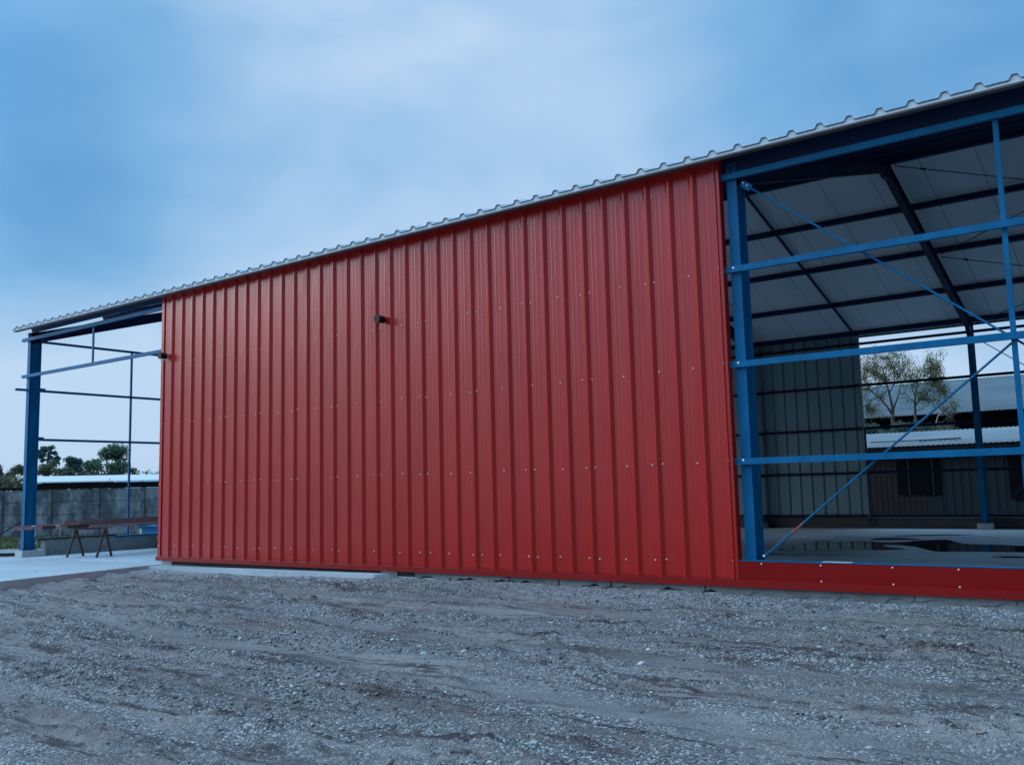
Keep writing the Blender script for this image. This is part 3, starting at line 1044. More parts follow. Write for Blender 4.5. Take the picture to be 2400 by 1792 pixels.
# foundation with ragged mortar under the flashing
r_ = random.Random(11)
x = 0.0
MB().box(0.0, 18.45, 0.03, 0.06, -0.1, 0.42).build('foundation', M['dark_plinth'], shed)  # near-black concrete, contact shade under the flashing put into its colour
while x < 18.2:
    w = r_.uniform(0.6, 1.7)
    if x > 6.3:
        k_ = max(6, int(w / 0.06))
        ph = r_.uniform(0, 6.28)
        bot = [(x + w * i / k_, 0.285 + 0.025 * math.sin(i * 0.55 + ph) + r_.uniform(-0.022, 0.022)) for i in range(k_ + 1)]
        bot[0] = (x, 0.300)
        bot[-1] = (x + w, 0.300)
        MB().prism([(x, 0.40)] + bot + [(x + w, 0.40)], 1, -0.035 - r_.uniform(0, 0.02), 0.029).build('mortar_patch', M['found'], shed)
    x += w + r_.uniform(0.004, 0.03)

# left gable frame
XG = -5.72
for z, y0, y1 in ((5.41, 0.34, 15.2), (4.215, -0.21, 15.2), (3.04, 0.34, 15.2), (1.86, 4.2, 15.2)):
    MB().box(XG - 0.05, XG - 0.045 + 0.05, y0, y1, z - 0.028, z + 0.028).build('gable_girt', M['blue'], shed)
for z in (5.41, 4.215, 3.04):
    MB().box(XG + 0.008, XG + 0.055, 0.345, 0.46, z - 0.02, z + 0.06).build('cleat', M['blue'], shed)
for y in (2.73, 7.8, 12.6):
    MB().box(XG - 0.03, XG + 0.012, y - 0.022, y + 0.022, 0.33, 5.40).build('gable_sag_rod', M['blue'], shed)
for y in (5.25, 10.4):
    MB().ibeam((XG, y, 0.30), (XG, y, roof_z(y) - 0.39), 0.13, 0.2, 0.011, (1, 0, 0)).build('gable_column', M['blue'], shed)
MB().box(XG - 0.09, XG + 0.07, 0.56, 15.2, FZ - 0.05, 0.62).build('gable_plinth', M['plinth'], shed)
MB().box(XG - 0.13, XG + 0.09, 0.40, 2.35, 0.66, 0.70).build('plinth_cap', M['blue_dark'], shed)
mb = MB()
mb.box(XG - 0.13, XG + 0.10, 2.36, 15.2, 0.622, 0.665)
mb.build('plinth_cap', M['blue'], shed)

# right gable, closed
prof = sheet_profile(0.0, BACK_Y, 1 / 3.0, 0.0, 0.10, 0.036, 0.035, 0.0)
mb = MB()
n = len(prof)
vs = [(18.26 + h, y, 0.3) for y, h in prof] + [(18.26 + h, y, roof_z(y) - 0.002) for y, h in prof]
mb.add(vs, [(i, i + 1, n + i + 1, n + i) for i in range(n - 1)])
mb.build('gable_cladding', M['clad_grey'], shed, fix=False)

# back wall: grey sheets to X = 9.2, open frame beyond
prof = sheet_profile(-5.8, 9.22, 1 / 3.0, 0.08, 0.085, 0.035, 0.035, 0.003)
mb = MB()
n = len(prof)
vs = [(x, BACK_Y + 0.045 + h, z) for z in (0.56, roof_z(BACK_Y) - 0.01) for x, h in prof]
mb.add(vs, [(i, i + 1, n + i + 1, n + i) for i in range(n - 1)])
bc = mb.build('back_cladding', M['clad_grey'], shed, fix=False)
MB().box(9.221, 9.27, BACK_Y + 0.03, BACK_Y + 0.09, 0.56, roof_z(BACK_Y) - 0.01).build('edge_trim', M['clad_grey'], bc)
for z in (0.625, 1.80, 3.02, 4.215, 5.38):
    girt(MB(), -5.7, 18.2, BACK_Y + 0.04, BACK_Y - 0.02, z, 0.07).build('back_girt', M['blue_dark'], shed)
for x, zt_ in ((9.30, 3.0), (15.15, 5.36)):
    MB().box(x - 0.022, x + 0.022, BACK_Y - 0.065, BACK_Y - 0.022, 0.40, zt_).build('back_sag_rod', M['blue_dark'], shed)
MB().box(-5.8, 18.3, BACK_Y + 0.03, BACK_Y + 0.18, 0.0, 0.575).build('back_plinth', M['dark_plinth'], shed)
for (za, zb) in ((5.15, 0.75), (0.75, 5.15)):
    MB().tube((12.3, BACK_Y - 0.1, za), (18.0, BACK_Y - 0.1, zb), 0.012, n=6).build('back_brace_rod', M['blue_dark'], shed)

# ------------------------------------------------------------------ wall lamps
def wall_lamp(x, z, label, white):
    root = empty('wall_lamp', (x, -0.08, z), label, 'wall lamp', 'black lamps on the red wall')
    MB().tube((x, -0.079, z), (x, -0.105, z), 0.060, 0.055, n=20).build('mounting_box', M['black'], root)
    MB().tube((x, -0.1051, z), (x, -0.120, z), 0.040, n=16).build('neck', M['black'], root, smooth=False)
    mb_ = MB().tube((x, -0.1205, z), (x, -0.215, z), 0.060, 0.062, n=24)
    hs = mb_.build('housing', M['black'], root)
    mb_ = MB()
    mb_.prism([(x + 0.066 * math.cos(t_), z + 0.066 * math.sin(t_)) for t_ in [2 * math.pi * i / 24 for i in range(24)]], 1, -0.228, -0.2155)
    mb_.build('rim', M['black'], hs)
    if white:
        MB().box(x - 0.045, x + 0.045, -0.19, -0.11, z - 0.092, z - 0.064).build('lens', M['lens'], root)
    return root


wall_lamp(6.19, 4.36, 'black round wall lamp high on the middle of the red wall', False)
wall_lamp(0.16, 4.40, 'black wall lamp with pale underside at the red wall corner beside the open bay', True)

# ------------------------------------------------------------------ sawhorses and steel bars in the open bay
def sawhorse(feet, top_z, label):
    """feet: near A (front, back), far A (front, back) on the floor"""
    (a0, a1), (b0, b1) = feet
    ta = (Vector(a0) + Vector(a1)) / 2
    tb = (Vector(b0) + Vector(b1)) / 2
    root = empty('sawhorse', ((ta.x + tb.x) / 2, (ta.y + tb.y) / 2, FZ), label, 'sawhorse', 'sawhorses under the steel bars')
    A, B = Vector((ta.x, ta.y, top_z)), Vector((tb.x, tb.y, top_z))
    d = (B - A).normalized()
    MB().beam(A - d * 0.06, B + d * 0.06, 0.05, 0.05).build('beam', M['rust'], root)
    for foot, t_ in ((a0, A), (a1, A), (b0, B), (b1, B)):
        f_ = Vector((foot[0], foot[1], FZ))
        tt = t_ + (f_ - t_).normalized() * 0.03
        MB().beam(f_, tt + Vector((0, 0, -0.005)), 0.04, 0.04, d).build('leg', M['rust'], root)


sawhorse((((-4.42, 0.45), (-4.45, 0.86)), ((-3.46, 0.62), (-3.60, 1.06))), 0.93, 'brown steel sawhorse with both A legs showing, under the near end of the bars')
sawhorse((((-5.27, 3.20), (-5.20, 3.62)), ((-4.35, 3.35), (-4.42, 3.78))), 0.95, 'brown sawhorse half hidden behind the red wall edge, one leg showing')

bars = [  # near end, far end, width, height, material, label
    ((-4.46, -0.78, 1.000), (-5.35, 5.2, 1.01), 0.100, 0.085, 'primer', 'longest red primed steel bar on the outer left side, string tied near its end'),
    ((-4.29, -0.70, 0.985), (-5.02, 5.2, 1.00), 0.070, 0.055, 'primer', 'thin red steel bar lying low at the open end of the bundle'),
    ((-4.13, -0.30, 0.990), (-4.86, 5.5, 1.01), 0.080, 0.065, 'rust', 'dark rusty steel bar in the middle of the bundle'),
    ((-3.98, -0.05, 0.990), (-4.70, 5.4, 1.01), 0.080, 0.065, 'primer', 'red brown steel bar whose end carries a loose white string'),
    ((-3.83, 0.10, 0.990), (-4.52, 5.6, 1.01), 0.070, 0.070, 'rust', 'dark steel bar on the inner right side of the bundle'),
    ((-4.25, 0.25, 1.085), (-5.05, 5.6, 1.10), 0.080, 0.060, 'primer', 'reddish steel bar laid on top along the left of the bundle'),
    ((-4.00, 0.45, 1.075), (-4.78, 5.7, 1.09), 0.080, 0.060, 'steel_grey', 'greyer unpainted steel bar laid on top of the bundle'),
    ((-3.68, 0.55, 0.990), (-4.34, 5.8, 1.01), 0.070, 0.060, 'primer', 'short set back steel bar nearest the red wall'),
]
for p, q, w, h, mt, lb in bars:
    p, q = Vector(p), Vector(q)
    o = MB()
    # angle section: a flat leg and an upright leg
    o.beam(p + Vector((0, 0, -h / 2 + 0.004)), q + Vector((0, 0, -h / 2 + 0.004)), w, 0.008)
    d = (q - p).normalized()
    s_ = d.cross(Vector((0, 0, 1))).normalized() * (w / 2 - 0.004)
    o.beam(p + s_ + Vector((0, 0, 0.0042)), q + s_ + Vector((0, 0, 0.0042)), 0.008, h - 0.0085)
    ob = o.build('steel_bar', M[mt])
    tag(ob, lb, 'steel bar', 'steel bars lying across the sawhorses')
for (x, y, z), w in (((-4.40, -0.35, 0.985), 0.12), ((-4.02, 0.02, 0.99), 0.09)):
    mb = MB()
    c_ = [(x - w, y, z - 0.03), (x - w, y, z + 0.045), (x + w * 0.5, y, z + 0.045), (x + w, y, z - 0.03), (x + w * 0.6, y + 0.02, z - 0.12), (x + w * 0.9, y - 0.01, z - 0.19)]
    mb.path(c_, [0.006] * len(c_), 5)
    tag(mb.build('string', M['string']), 'white string tied round the bars ' + ('near the blue column' if x < -4.2 else 'further in, with a dangling tail'), 'string', 'strings tied round the steel bars')

# ------------------------------------------------------------------ beyond the left bay
def along(p, q, t_):
    return (p[0] + (q[0] - p[0]) * t_, p[1] + (q[1] - p[1]) * t_)


FD = Vector((0.8066, 0.5911, 0))                     # direction of the fence line
FN = Vector((-0.5911, 0.8066, 0))                    # away from the camera
FO = Vector((-21.31, 8.66, 0))
fence = empty('concrete_fence', (FO.x, FO.y, 0.12), 'stained precast concrete panel fence behind the open left bay', 'fence')
posts = [-16.0, -14.0, -12.0, -10.0, -8.0, -6.0, -4.0, -2.0, 0.0, 1.97, 3.82, 5.82, 7.82, 9.82]
for i, s in enumerate(posts):
    c = FO + FD * s
    MB().beam((c.x, c.y, 0.0), (c.x, c.y, 2.03), 0.15, 0.16, FN).build('post', M['fence_post'], fence)
    if i + 1 < len(posts):
        for k in range(4):
            p, q = FO + FD * (s + 0.076), FO + FD * (posts[i + 1] - 0.076)
            z = 0.04 + k * 0.49
            MB().beam((p.x, p.y, z + 0.24), (q.x, q.y, z + 0.24), 0.055, 0.466, (0, 0, 1)).build('panel', M['fence_panel'], fence)
            if k:
                MB().beam((p.x, p.y, z - 0.005), (q.x, q.y, z - 0.005), 0.030, 0.022, (0, 0, 1)).build('joint', M['dark_plinth'], fence)
# capping rail on top of the fence
p, q = FO + FD * -16.2, FO + FD * 10
MB().beam((p.x, p.y, 2.075), (q.x, q.y, 2.075), 0.12, 0.085).build('top_rail', M['dark'], fence)

# white roofed canopy behind the fence
c0 = Vector((-27.4, 10.35, 0))
canopy = empty('canopy', (c0.x, c0.y, 0.1), 'low open canopy with flat white metal roof behind the concrete fence', 'canopy')
p0, p1 = c0, c0 + FD * 16
b0, b1 = p0 + FN * 4.6, p1 + FN * 4.6
mb = MB()
up = Vector((0, 0, 0.05))
A = [Vector((p0.x, p0.y, 2.40)), Vector((p1.x, p1.y, 2.30)), Vector((b1.x, b1.y, 2.66)), Vector((b0.x - 0.9, b0.y - 0.7, 2.76))]
mb.add([v for v in A] + [v + up for v in A], [(0, 3, 2, 1), (4, 5, 6, 7), (0, 1, 5, 4), (1, 2, 6, 5), (2, 3, 7, 6), (3, 0, 4, 7)])
mb.build('roof', M['white_metal'], canopy)
MB().beam((p0.x + 0.6, p0.y + 0.5, 2.27), (p1.x, p1.y + 0.05, 2.17), 0.08, 0.20).build('fascia', M['dark'], canopy)
for s in (0.3, 4.0, 8.0, 12.0, 15.7):
    for base in (p0 + FN * 0.3, b0 - FN * 0.5):
        c = base + FD * s
        MB().box(c.x - 0.05, c.x + 0.05, c.y - 0.05, c.y + 0.05, 0.0, 2.26 + (0.25 if base is not p0 else 0)).build('post', M['white_metal'], canopy)

# hipped house far behind
hc = Vector((-38.8, 25.6, 0))
house = empty('house', (hc.x, hc.y, 0.1), 'distant house with pale blue grey hipped roof behind the canopy', 'house')


def hp(s, t_, z):
    v = hc + FD * s + FN * t_
    return Vector((v.x, v.y, z))


mb = MB()
mb.add([hp(-3, 0, 0), hp(6, 0, 0), hp(6, 7, 0), hp(-3, 7, 0), hp(-3, 0, 2.62), hp(6, 0, 2.62), hp(6, 7, 2.62), hp(-3, 7, 2.62)],
       [(0, 3, 2, 1), (4, 5, 6, 7), (0, 1, 5, 4), (1, 2, 6, 5), (2, 3, 7, 6), (3, 0, 4, 7)])
mb.build('wall', M['house_wall'], house)
mb = MB()
mb.add([hp(-3.5, -0.5, 2.63), hp(6.5, -0.5, 2.63), hp(6.5, 7.5, 2.63), hp(-3.5, 7.5, 2.63), hp(-0.4, 3.5, 3.62), hp(3.2, 3.5, 3.62)],
       [(0, 1, 5, 4), (1, 2, 5), (2, 3, 4, 5), (3, 0, 4), (0, 3, 2, 1)])
rf = mb.build('roof', M['slate'], house)
mb = MB()
for a_, b_ in (((-3.5, -0.5, 2.64), (-0.4, 3.5, 3.63)), ((6.5, -0.5, 2.64), (3.2, 3.5, 3.63)), ((-0.4, 3.5, 3.63), (3.2, 3.5, 3.63))):
    mb.beam(hp(*a_), hp(*b_), 0.16, 0.08)
mb.build('hip_capping', M['white_metal'], rf)
mb = MB()
mb.add([hp(-1.2, 0.4, 2.7), hp(-0.75, 0.4, 2.7), hp(-0.2, 2.8, 3.48), hp(-0.5, 2.8, 3.48), hp(-1.2, 0.4, 2.8), hp(-0.75, 0.4, 2.8), hp(-0.2, 2.8, 3.58), hp(-0.5, 2.8, 3.58)],
       [(0, 3, 2, 1), (4, 5, 6, 7), (0, 1, 5, 4), (1, 2, 6, 5), (2, 3, 7, 6), (3, 0, 4, 7)])
mb.build('chimney', M['chimney'], rf)

# small things between gable and fence
bx = empty('storage_tank', (-9.5, 6.1, 0.12), 'low glossy blue steel tank behind the gable plinth', 'tank')
bt = MB()
c = Vector((-9.55, 6.1, 0))
bt.add([c + FD * s + FN * t_ + Vector((0, 0, z)) for z, k in ((0.12, 0.85), (0.72, 1.0)) for s, t_ in ((-0.45 * k, -0.3), (1.2 * k, -0.3), (1.2 * k, 0.5), (-0.45 * k, 0.5))],
       [(0, 3, 2, 1), (4, 5, 6, 7), (0, 1, 5, 4), (1, 2, 6, 5), (2, 3, 7, 6), (3, 0, 4, 7)])
bo = bt.build('body', M['blue_sheet'], bx)
MB().beam(c + FD * -0.5 + FN * -0.33 + Vector((0, 0, 0.70)), c + FD * 1.25 + FN * -0.33 + Vector((0, 0, 0.70)), 0.05, 0.06).build('rim', M['blue'], bx)
jug = empty('jerrycan', (-11.8, 7.0, 0.12), 'small pale yellow plastic can standing on the grass', 'can')
mb = MB()
c = Vector((-11.8, 7.0, 0))
mb.beam(c + Vector((0, 0, 0.35)) - FD * 0.14, c + Vector((0, 0, 0.35)) + FD * 0.14, 0.2, 0.46)
jb = mb.build('body', M['yellow'], jug)
MB().tube(c + Vector((0, 0, 0.581)) - FD * 0.09, c + Vector((0, 0, 0.65)) - FD * 0.09, 0.035, n=10).build('cap', M['dark'], jug)
MB().path([c + FD * -0.02 + Vector((0, 0, 0.575)), c + FD * -0.01 + Vector((0, 0, 0.63)), c + FD * 0.10 + Vector((0, 0, 0.63)), c + FD * 0.11 + Vector((0, 0, 0.575))], [0.014] * 4, 6).build('handle', M['yellow'], jug)

cb = MB()
pts = [(-11.9, 1.6, 0.13), (-10.0, 1.11, 0.44), (-8.0, 0.60, 0.755), (-5.80, 0.06, 1.10)]
cb.path(pts, [0.014] * len(pts), 6)
tag(cb.build('guy_cable', M['dark']), 'thin black cable slanting from the yard up to the blue corner column', 'cable')
tk = MB().beam((-10.8, -0.6, 0.21), (-5.95, 2.9, 0.21), 0.10, 0.08)
tag(tk.build('timber_edging', M['dark_wood']), 'dark timber edging board between gravel and grass', 'board')

# grass strip in front of the fence
r_ = np.random.default_rng(5)
nb = 14000
s = r_.uniform(-9, 11, nb)
tt = -r_.uniform(0.1, 9.5, nb) ** 1.0
base = np.array(FO)[None] + s[:, None] * np.array(FD)[None] + tt[:, None] * np.array(FN)[None]
ok = (base[:, 0] < -6.1)
base = base[ok]
nb = len(base)
ang = r_.uniform(0, 3.14, nb)
hgt = r_.uniform(0.06, 0.15, nb)
w = r_.uniform(0.02, 0.05, nb)
dx, dy = np.cos(ang) * w, np.sin(ang) * w
lean = r_.normal(0, 0.05, (nb, 2))
z0 = np.full(nb, 0.10)
V = np.stack([np.stack([base[:, 0] - dx, base[:, 1] - dy, z0], -1), np.stack([base[:, 0] + dx, base[:, 1] + dy, z0], -1),
              np.stack([base[:, 0] + lean[:, 0], base[:, 1] + lean[:, 1], z0 + hgt], -1)], 1).reshape(-1, 3)
gr = np_mesh('grass', V, np.arange(nb * 3).reshape(-1, 3), M['grass'])
tag(gr, 'yellow green grass strip at the foot of the concrete fence', 'grass', kind='stuff')


# ------------------------------------------------------------------ trees
def leaves(centres, radii, count, size, seed, squash=0.8):
    r_ = np.random.default_rng(seed)
    centres, radii = np.asarray(centres, float), np.asarray(radii, float)
    p_ = radii ** 2
    pick = r_.choice(len(centres), count, p=p_ / p_.sum())
    d = r_.normal(0, 1, (count, 3))
    d /= np.linalg.norm(d, axis=1)[:, None]
    rad = radii[pick] * r_.random(count) ** 0.6
    c = centres[pick] + d * rad[:, None] * np.array([1, 1, squash])
    nn = d * 0.9 + r_.normal(0, 0.55, (count, 3)) + np.array([0, 0, 0.35])     # leaves face outwards and up
    u = np.cross(nn, r_.normal(0, 1, (count, 3)))
    u /= np.linalg.norm(u, axis=1)[:, None]
    v = np.cross(nn, u)
    v /= np.linalg.norm(v, axis=1)[:, None]
    s_ = size * r_.uniform(0.6, 1.4, count)[:, None]
    q = np.stack([c - u * s_, c + v * s_ * 0.55, c + u * s_, c - v * s_ * 0.55], 1).reshape(-1, 3)
    return q, np.arange(count * 4).reshape(-1, 4)


def big_tree(name, label, group, base, height, width, mat, seed, bottom=0.25, n_cl=26, n_leaf=6500, size=0.16, clump=0.24, shape=1.0):
    r_ = np.random.default_rng(seed)
    base = Vector(base)
    root = empty(name, base, label, 'tree', group)
    mb_ = MB()
    cz0 = base.z + height * bottom
    cen, rad = [], []
    n_cl = int(n_cl * 1.7)
    for i in range(n_cl):
        t_ = r_.random()
        z = cz0 + (height * (1 - bottom)) * (0.12 + 0.80 * t_)
        prof_ = math.sin(math.pi * min(1, 0.18 + 0.72 * t_ ** shape)) ** 0.7
        a_ = r_.uniform(0, 6.283)
        rr = width / 2 * prof_ * math.sqrt(r_.uniform(0.15, 1.0)) * 0.85
        cen.append((base.x + rr * math.cos(a_), base.y + rr * math.sin(a_), z))
        rad.append(width * clump * r_.uniform(0.4, 0.95))
    th = height * (bottom + 0.25)
    k_ = height * 0.022
    mb_.path([base, base + Vector((k_, 0, th * 0.5)), base + Vector((0, k_, th))], [height * 0.03, height * 0.024, height * 0.016], 8)
    for c in cen[::5]:
        st_ = base + Vector((0, 0, th * r_.uniform(0.55, 0.95)))
        mid = (st_ + Vector(c)) / 2 + Vector((0, 0, -0.05 * height))
        mb_.path([st_, mid, Vector(c)], [height * 0.012, height * 0.008, height * 0.003], 5)
    mb_.build('trunk', M['bark'], root, smooth=True)
    V_, F_ = leaves(cen, rad, int(n_leaf * 0.6), size * 0.9, seed + 1)
    np_mesh('crown', V_, F_, mat, parent=root)


TG = 'trees beyond the concrete fence'
def far(s, t_, z=0.1):                               # s along fence direction from its left post, t_ away from it
    v = FO + FD * s + FN * t_
    return (v.x, v.y, z)


cam_p = Vector((16.5391, -10.6856, 0))
def at_depth(px, depth, z=0.1):
    """ground point seen at image column px (of 2400) at this depth along the view"""
    fh = Vector((ax_f.x, ax_f.y, 0)).normalized()
    rh = Vector((fh.y, -fh.x, 0))
    v = cam_p + fh * depth + rh * ((px - 1200) / 2158.0 * depth)
    return (v.x, v.y, z)


big_tree('broad_tree', 'big rounded green tree, tallest mass above the canopy roof', TG, at_depth(262, 85), 6.6, 4.6, M['leaf_green'], 31, 0.02, 44, 13000, 0.15, 0.2)
big_tree('umbrella_tree', 'dark flat topped tree standing clear beside the blue corner column', TG, at_depth(108, 88), 7.0, 2.2, M['leaf_dark'], 37, 0.62, 14, 2600, 0.15, 0.21, 0.6)
big_tree('bushy_tree', 'dark bluish green tree between the umbrella tree and the big rounded tree', TG, at_depth(172, 82), 5.5, 2.6, M['leaf_dark'], 41, 0.08, 24, 5200, 0.15, 0.2)
big_tree('olive_tree', 'brownish olive tree right behind the blue corner column', TG, at_depth(118, 80), 4.9, 3.4, M['leaf_brown'], 43, 0.05, 26, 6000, 0.14, 0.19)
big_tree('olive_tree', 'low brownish tree in front of the dark bluish green one', TG, at_depth(150, 76), 4.2, 2.6, M['leaf_brown'], 44, 0.05, 22, 4500, 0.13, 0.19)
big_tree('bushy_tree', 'green tree filling the gap left of the big rounded tree', TG, at_depth(208, 80), 4.9, 2.8, M['leaf_green'], 47, 0.08, 22, 5000, 0.14, 0.2)
big_tree('shrub_tree', 'light olive bush just left of the blue corner column', TG, at_depth(40, 74), 4.4, 2.6, M['leaf_brown'], 53, 0.05, 22, 4600, 0.13, 0.2)
big_tree('bushy_tree', 'dark tree cut by the left picture edge', TG, at_depth(-12, 78), 4.7, 2.4, M['leaf_dark'], 59, 0.05, 22, 4200, 0.14, 0.2)
big_tree('low_bush', 'yellowish low bush above the fence at the far left', TG, at_depth(15, 60), 3.1, 3.0, M['leaf_brown'], 61, 0.05, 20, 4200, 0.11, 0.2)
big_tree('shrub_tree', 'thin greyish tree above the hipped house roof', TG, at_depth(362, 90), 4.6, 3.2, M['leaf_brown'], 67, 0.1, 20, 1700, 0.11, 0.2)

# ------------------------------------------------------------------ old sheds beyond the back wall
def corrugated(name, x0, x1, y0, z0, y1, z1, mat, parent, pitch=0.18, amp=0.025, th=0.012):
    xs_ = np.arange(x0, x1, pitch / 6)
    h = amp * np.cos(2 * np.pi * xs_ / pitch)
    n_ = len(xs_)
    rows_ = []
    for yy, zz in ((y0, z0), (y1, z1)):
        rows_.append(np.stack([xs_, np.full(n_, yy), zz + h], -1))
        rows_.append(np.stack([xs_, np.full(n_, yy), zz + h - th], -1))
    V_ = np.concatenate(rows_)
    i = np.arange(n_ - 1)
    F_ = np.concatenate([np.stack([i, i + 1, 2 * n_ + i + 1, 2 * n_ + i], -1), np.stack([n_ + i, 3 * n_ + i, 3 * n_ + i + 1, n_ + i + 1], -1),
                         np.stack([i, n_ + i, n_ + i + 1, i + 1], -1)])
    return np_mesh(name, V_, F_, mat, parent=parent)


lean = empty('lean_to', (11.0, 21.3, 0.1), 'low dark lean-to with pale corrugated roof seen through the open back bay', 'shed')
lr = corrugated('roof', 4.0, 20.0, 20.9, 2.66, 24.6, 3.28, M['lean_roof'], lean, 0.15, 0.012)
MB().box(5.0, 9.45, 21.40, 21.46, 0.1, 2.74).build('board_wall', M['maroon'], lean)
mb = MB()
for i in range(26):
    mb.box(5.0 + i * 0.172, 5.0 + i * 0.172 + 0.012, 21.392, 21.40, 0.1, 2.73)
mb.build('board_joint', M['dark'], lean)
mb = MB()
pw = sheet_profile(9.96, 20.0, 0.25, 0.0, 0.10, 0.04, 0.03)
n = len(pw)
mb.add([(x, 21.45 - h, z) for z in (0.1, 2.72) for x, h in pw], [(i, i + 1, n + i + 1, n + i) for i in range(n - 1)])
mb.build('sheet_wall', M['teal'], lean, fix=False)
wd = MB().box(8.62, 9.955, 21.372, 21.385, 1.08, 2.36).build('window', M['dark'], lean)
for x in (8.98, 9.72):
    MB().box(x - 0.02, x + 0.02, 21.355, 21.371, 1.08, 2.36).build('window_bar', M['teal'], wd)
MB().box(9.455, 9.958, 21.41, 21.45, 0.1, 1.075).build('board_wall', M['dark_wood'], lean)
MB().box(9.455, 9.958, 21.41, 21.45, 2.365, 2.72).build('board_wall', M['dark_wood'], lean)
MB().box(11.9, 12.9, 21.395, 21.405, 0.9, 2.45).build('window', M['dark'], lean)
MB().box(4.0, 20, 24.3, 24.4, 0.1, 3.1).build('rear_wall', M['dark_wood'], lean)
MB().box(4.0, 20, 20.98, 21.05, 2.52, 2.61).build('eave_beam', M['dark_wood'], lean)
mb = MB()
mb.beam((7.7, 21.9, 2.87), (10.4, 21.75, 2.85), 0.03, 0.03)
mb.beam((9.3, 21.74, 2.85), (10.55, 21.82, 2.865), 0.10, 0.04)
tag(mb.build('steel_strip', M['maroon']), 'thin dark red steel strip lying on the pale lean-to roof', 'strip')

old = empty('old_shed', (8.0, 32.5, 0.1), 'large old shed with weathered grey corrugated roof and dark open side', 'shed')
corrugated('roof', -12.0, 26.0, 32.0, 4.36, 41.0, 6.62, M['old_roof'], old, 0.17, 0.012)
corrugated('roof', -12.0, 26.0, 50.0, 4.36, 41.05, 6.62, M['old_roof'], old, 0.17, 0.012)
MB().box(-12, 26, 36.0, 36.1, 0.1, 5.1).build('rear_wall', M['dark'], old)
MB().box(-12, 26, 32.4, 32.5, 3.88, 3.98).build('eave_beam', M['dark_wood'], old)
for x in (-10, -4, 2, 8.2, 12.6, 18, 24):
    MB().box(x - 0.09, x + 0.09, 32.42, 32.6, 0.1, 4.25).build('post', M['dark_wood'], old)

TG2 = 'trees behind the lean-to'


def shaped_tree(name, label, group, y, limbs, clumps, mat, bark, n_leaf, size, seed):
    """limbs: lists of (x, z, radius) near the plane y; clumps: (x, z, radius)"""
    r_ = random.Random(seed)
    x0 = limbs[0][0][0]
    root = empty(name, (x0, y, 0.1), label, 'tree', group)
    mb_ = MB()
    ends = []
    for k_, L in enumerate(limbs):
        wob = r_.uniform(-0.5, 0.5) if k_ else 0.0
        pts = [Vector((x, y + wob * min(1, i * 0.4) + r_.uniform(-0.05, 0.05) * (i > 0), z)) for i, (x, z, q) in enumerate(L)]
        rr = [q * 0.72 for _, _, q in L]
        if k_ == 0:
            pts.insert(0, Vector((x0, y, 0.0)))
            rr.insert(0, rr[0] * 1.25)
        mb_.path(pts, rr, 7)
        ends += list(zip(pts[1:], rr[1:]))
    cen = []
    for x, z, q in clumps:
        for _ in range(6):
            cen.append((x + r_.gauss(0, 0.85) * q, y + r_.uniform(-0.8, 0.8), z + r_.gauss(0, 0.85) * q, q * r_.uniform(0.7, 1.5)))
    for c in cen:
        p = Vector(c[:3])
        st_, rr = min(ends, key=lambda e_: (e_[0] - p).length + max(0, e_[0].z - p.z) * 1.5)
        mid = (st_ + p) / 2 + Vector((r_.uniform(-0.08, 0.08), r_.uniform(-0.08, 0.08), -0.06))
        mb_.path([st_, mid, p + Vector((0, 0, c[3] * 0.5))], [min(rr, 0.016), 0.010, 0.004], 4)
    mb_.build('trunk', bark, root, smooth=True)
    V_, F_ = leaves([c[:3] for c in cen], [c[3] for c in cen], n_leaf, size, seed + 5, 1.1)
    np_mesh('crown', V_, F_, mat, parent=root)


shaped_tree('poplar_tree', 'tall airy olive tree with forked pale trunk, left of the two behind the lean-to', TG2, 28.6,
            [[(6.82, 3.58, .11), (6.83, 4.05, .10), (6.85, 4.36, .09), (6.81, 4.74, .07), (6.75, 5.16, .055), (6.66, 5.64, .04), (6.57, 6.13, .025), (6.52, 6.61, .01)],
             [(6.82, 4.23, .075), (6.68, 4.53, .06), (6.37, 4.96, .045), (6.03, 5.31, .03), (5.84, 5.78, .012)],
             [(6.86, 4.39, .06), (7.05, 4.72, .045), (7.22, 5.02, .035), (7.34, 5.39, .025), (7.34, 5.89, .018), (7.32, 6.43, .008)],
             [(6.76, 5.09, .035), (7.01, 5.42, .025), (7.10, 5.85, .012)], [(6.68, 5.51, .03), (6.41, 5.92, .02), (6.18, 6.23, .01)], [(6.37, 4.96, .03), (6.09, 4.86, .02), (5.86, 4.59, .01)]],
            [(6.6, 6.57, .25), (6.47, 6.33, .28), (6.64, 6.18, .21), (7.26, 6.47, .28), (7.36, 6.21, .28), (7.2, 6.0, .27), (5.89, 6.42, .22), (5.77, 6.11, .21), (6.18, 6.13, .28), (6.0, 5.83, .27),
             (6.31, 5.86, .24), (6.68, 5.86, .21), (5.82, 5.39, .25), (6.09, 5.31, .21), (5.85, 4.49, .25), (6.09, 4.41, .16), (6.38, 5.03, .18), (7.09, 5.67, .22), (5.72, 4.79, .21), (7.46, 5.95, .18)],
            M['leaf_olive'], M['bark'], 11500, 0.027, 101)
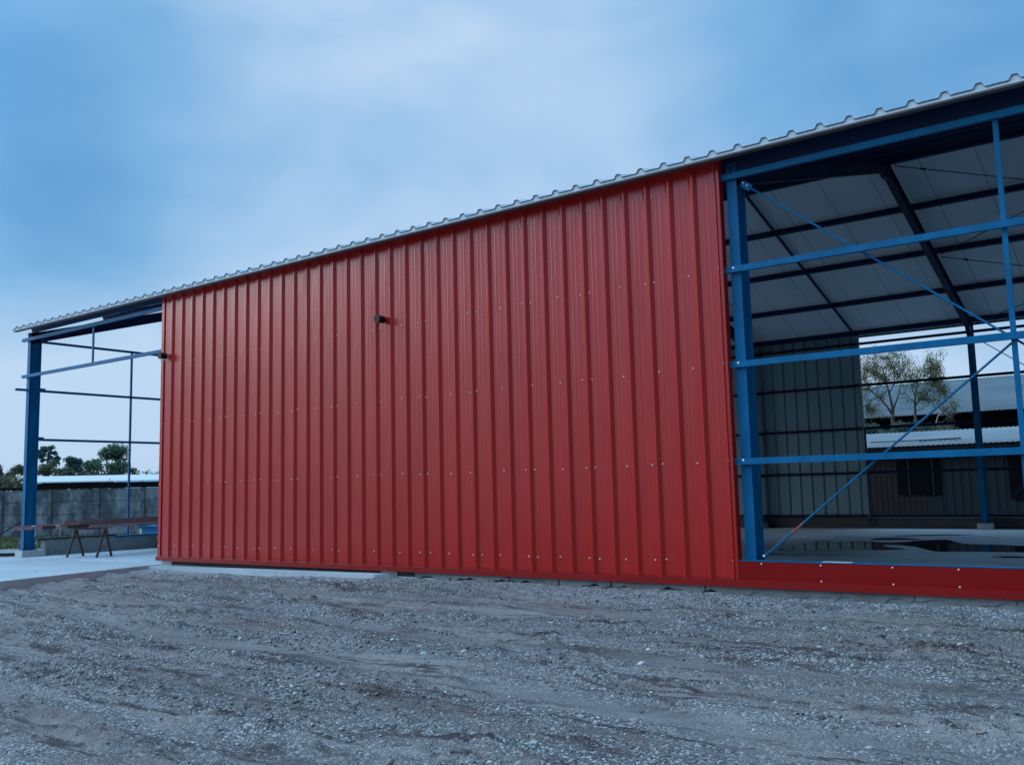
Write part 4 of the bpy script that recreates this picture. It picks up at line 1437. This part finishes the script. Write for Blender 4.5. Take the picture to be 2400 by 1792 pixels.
shaped_tree('poplar_tree', 'slimmer airy tree with straight trunk, right of the two behind the lean-to', TG2, 28.3,
            [[(7.81, 3.42, .09), (7.77, 3.82, .08), (7.78, 4.28, .07), (7.79, 4.65, .06), (7.85, 5.04, .045), (8.0, 5.5, .03), (8.17, 5.85, .02), (8.31, 6.24, .008)],
             [(7.79, 4.49, .05), (8.03, 4.75, .04), (8.34, 5.04, .03), (8.59, 5.38, .02), (8.71, 5.89, .008)], [(7.81, 4.83, .04), (7.72, 5.21, .025), (7.68, 5.59, .01)], [(8.34, 5.04, .02), (8.62, 5.01, .015), (8.82, 5.0, .008)]],
            [(8.28, 6.21, .21), (8.35, 5.99, .24), (8.61, 5.99, .24), (8.7, 5.77, .21), (8.13, 5.73, .25), (8.41, 5.64, .25), (8.65, 5.44, .24), (8.74, 5.12, .27), (8.49, 5.18, .27), (7.98, 5.25, .25),
             (7.82, 5.02, .25), (8.22, 5.04, .24), (8.04, 4.81, .21), (8.37, 4.73, .21), (7.73, 5.46, .18), (8.85, 5.02, .18)],
            M['leaf_olive'], M['bark'], 8800, 0.027, 118)
shaped_tree('sapling', 'short thin sapling drooping before the dark open side of the old shed', TG2, 27.9,
            [[(8.73, 3.38, .05), (8.61, 3.75, .045), (8.69, 4.01, .04), (8.98, 4.26, .03), (9.16, 4.46, .012)], [(8.64, 3.72, .04), (8.41, 3.61, .035), (8.25, 3.38, .03)], [(8.72, 4.01, .03), (8.92, 4.09, .02), (9.23, 3.86, .01)]],
            [(9.13, 4.34, .22), (9.0, 4.47, .18), (9.26, 4.24, .18), (8.93, 4.24, .16)], M['leaf_brown'], M['pale_bark'], 420, 0.040, 123)
for i, (x, y, h, w, lf, lb) in enumerate([
        (5.6, 28.0, 4.1, 2.2, 'leaf_brown', 'brownish bush beside the grey back sheet edge'),
        (6.6, 27.4, 3.9, 1.8, 'leaf_green', 'green bush round the foot of the tall forked tree'),
        (7.7, 27.6, 3.9, 1.6, 'leaf_dark', 'dark bush at the foot of the slimmer tree'),
        (8.6, 27.2, 3.75, 1.3, 'leaf_brown', 'thin brown bush at the foot of the sapling')]):
    o_n = 'bush'
    r_ = np.random.default_rng(200 + i)
    root = empty(o_n, (x, y, 0.1), lb, 'bush', 'bushes behind the lean-to')
    cen = [(x + r_.uniform(-w, w) * 0.5, y + r_.uniform(-0.5, 0.5), r_.uniform(2.7, h - 0.2)) for _ in range(22)]
    mb = MB()
    for c in cen[::2]:
        mb.path([(x + r_.uniform(-0.2, 0.2), y, 0.1), ((x + c[0]) / 2, y, c[2] * 0.6), c], [0.03, 0.02, 0.008], 5)
    mb.build('stem', M['pale_bark'], root)
    V_, F_ = leaves(cen, [0.36] * len(cen), 4200, 0.055, 300 + i)
    np_mesh('foliage', V_, F_, M[lf], parent=root)
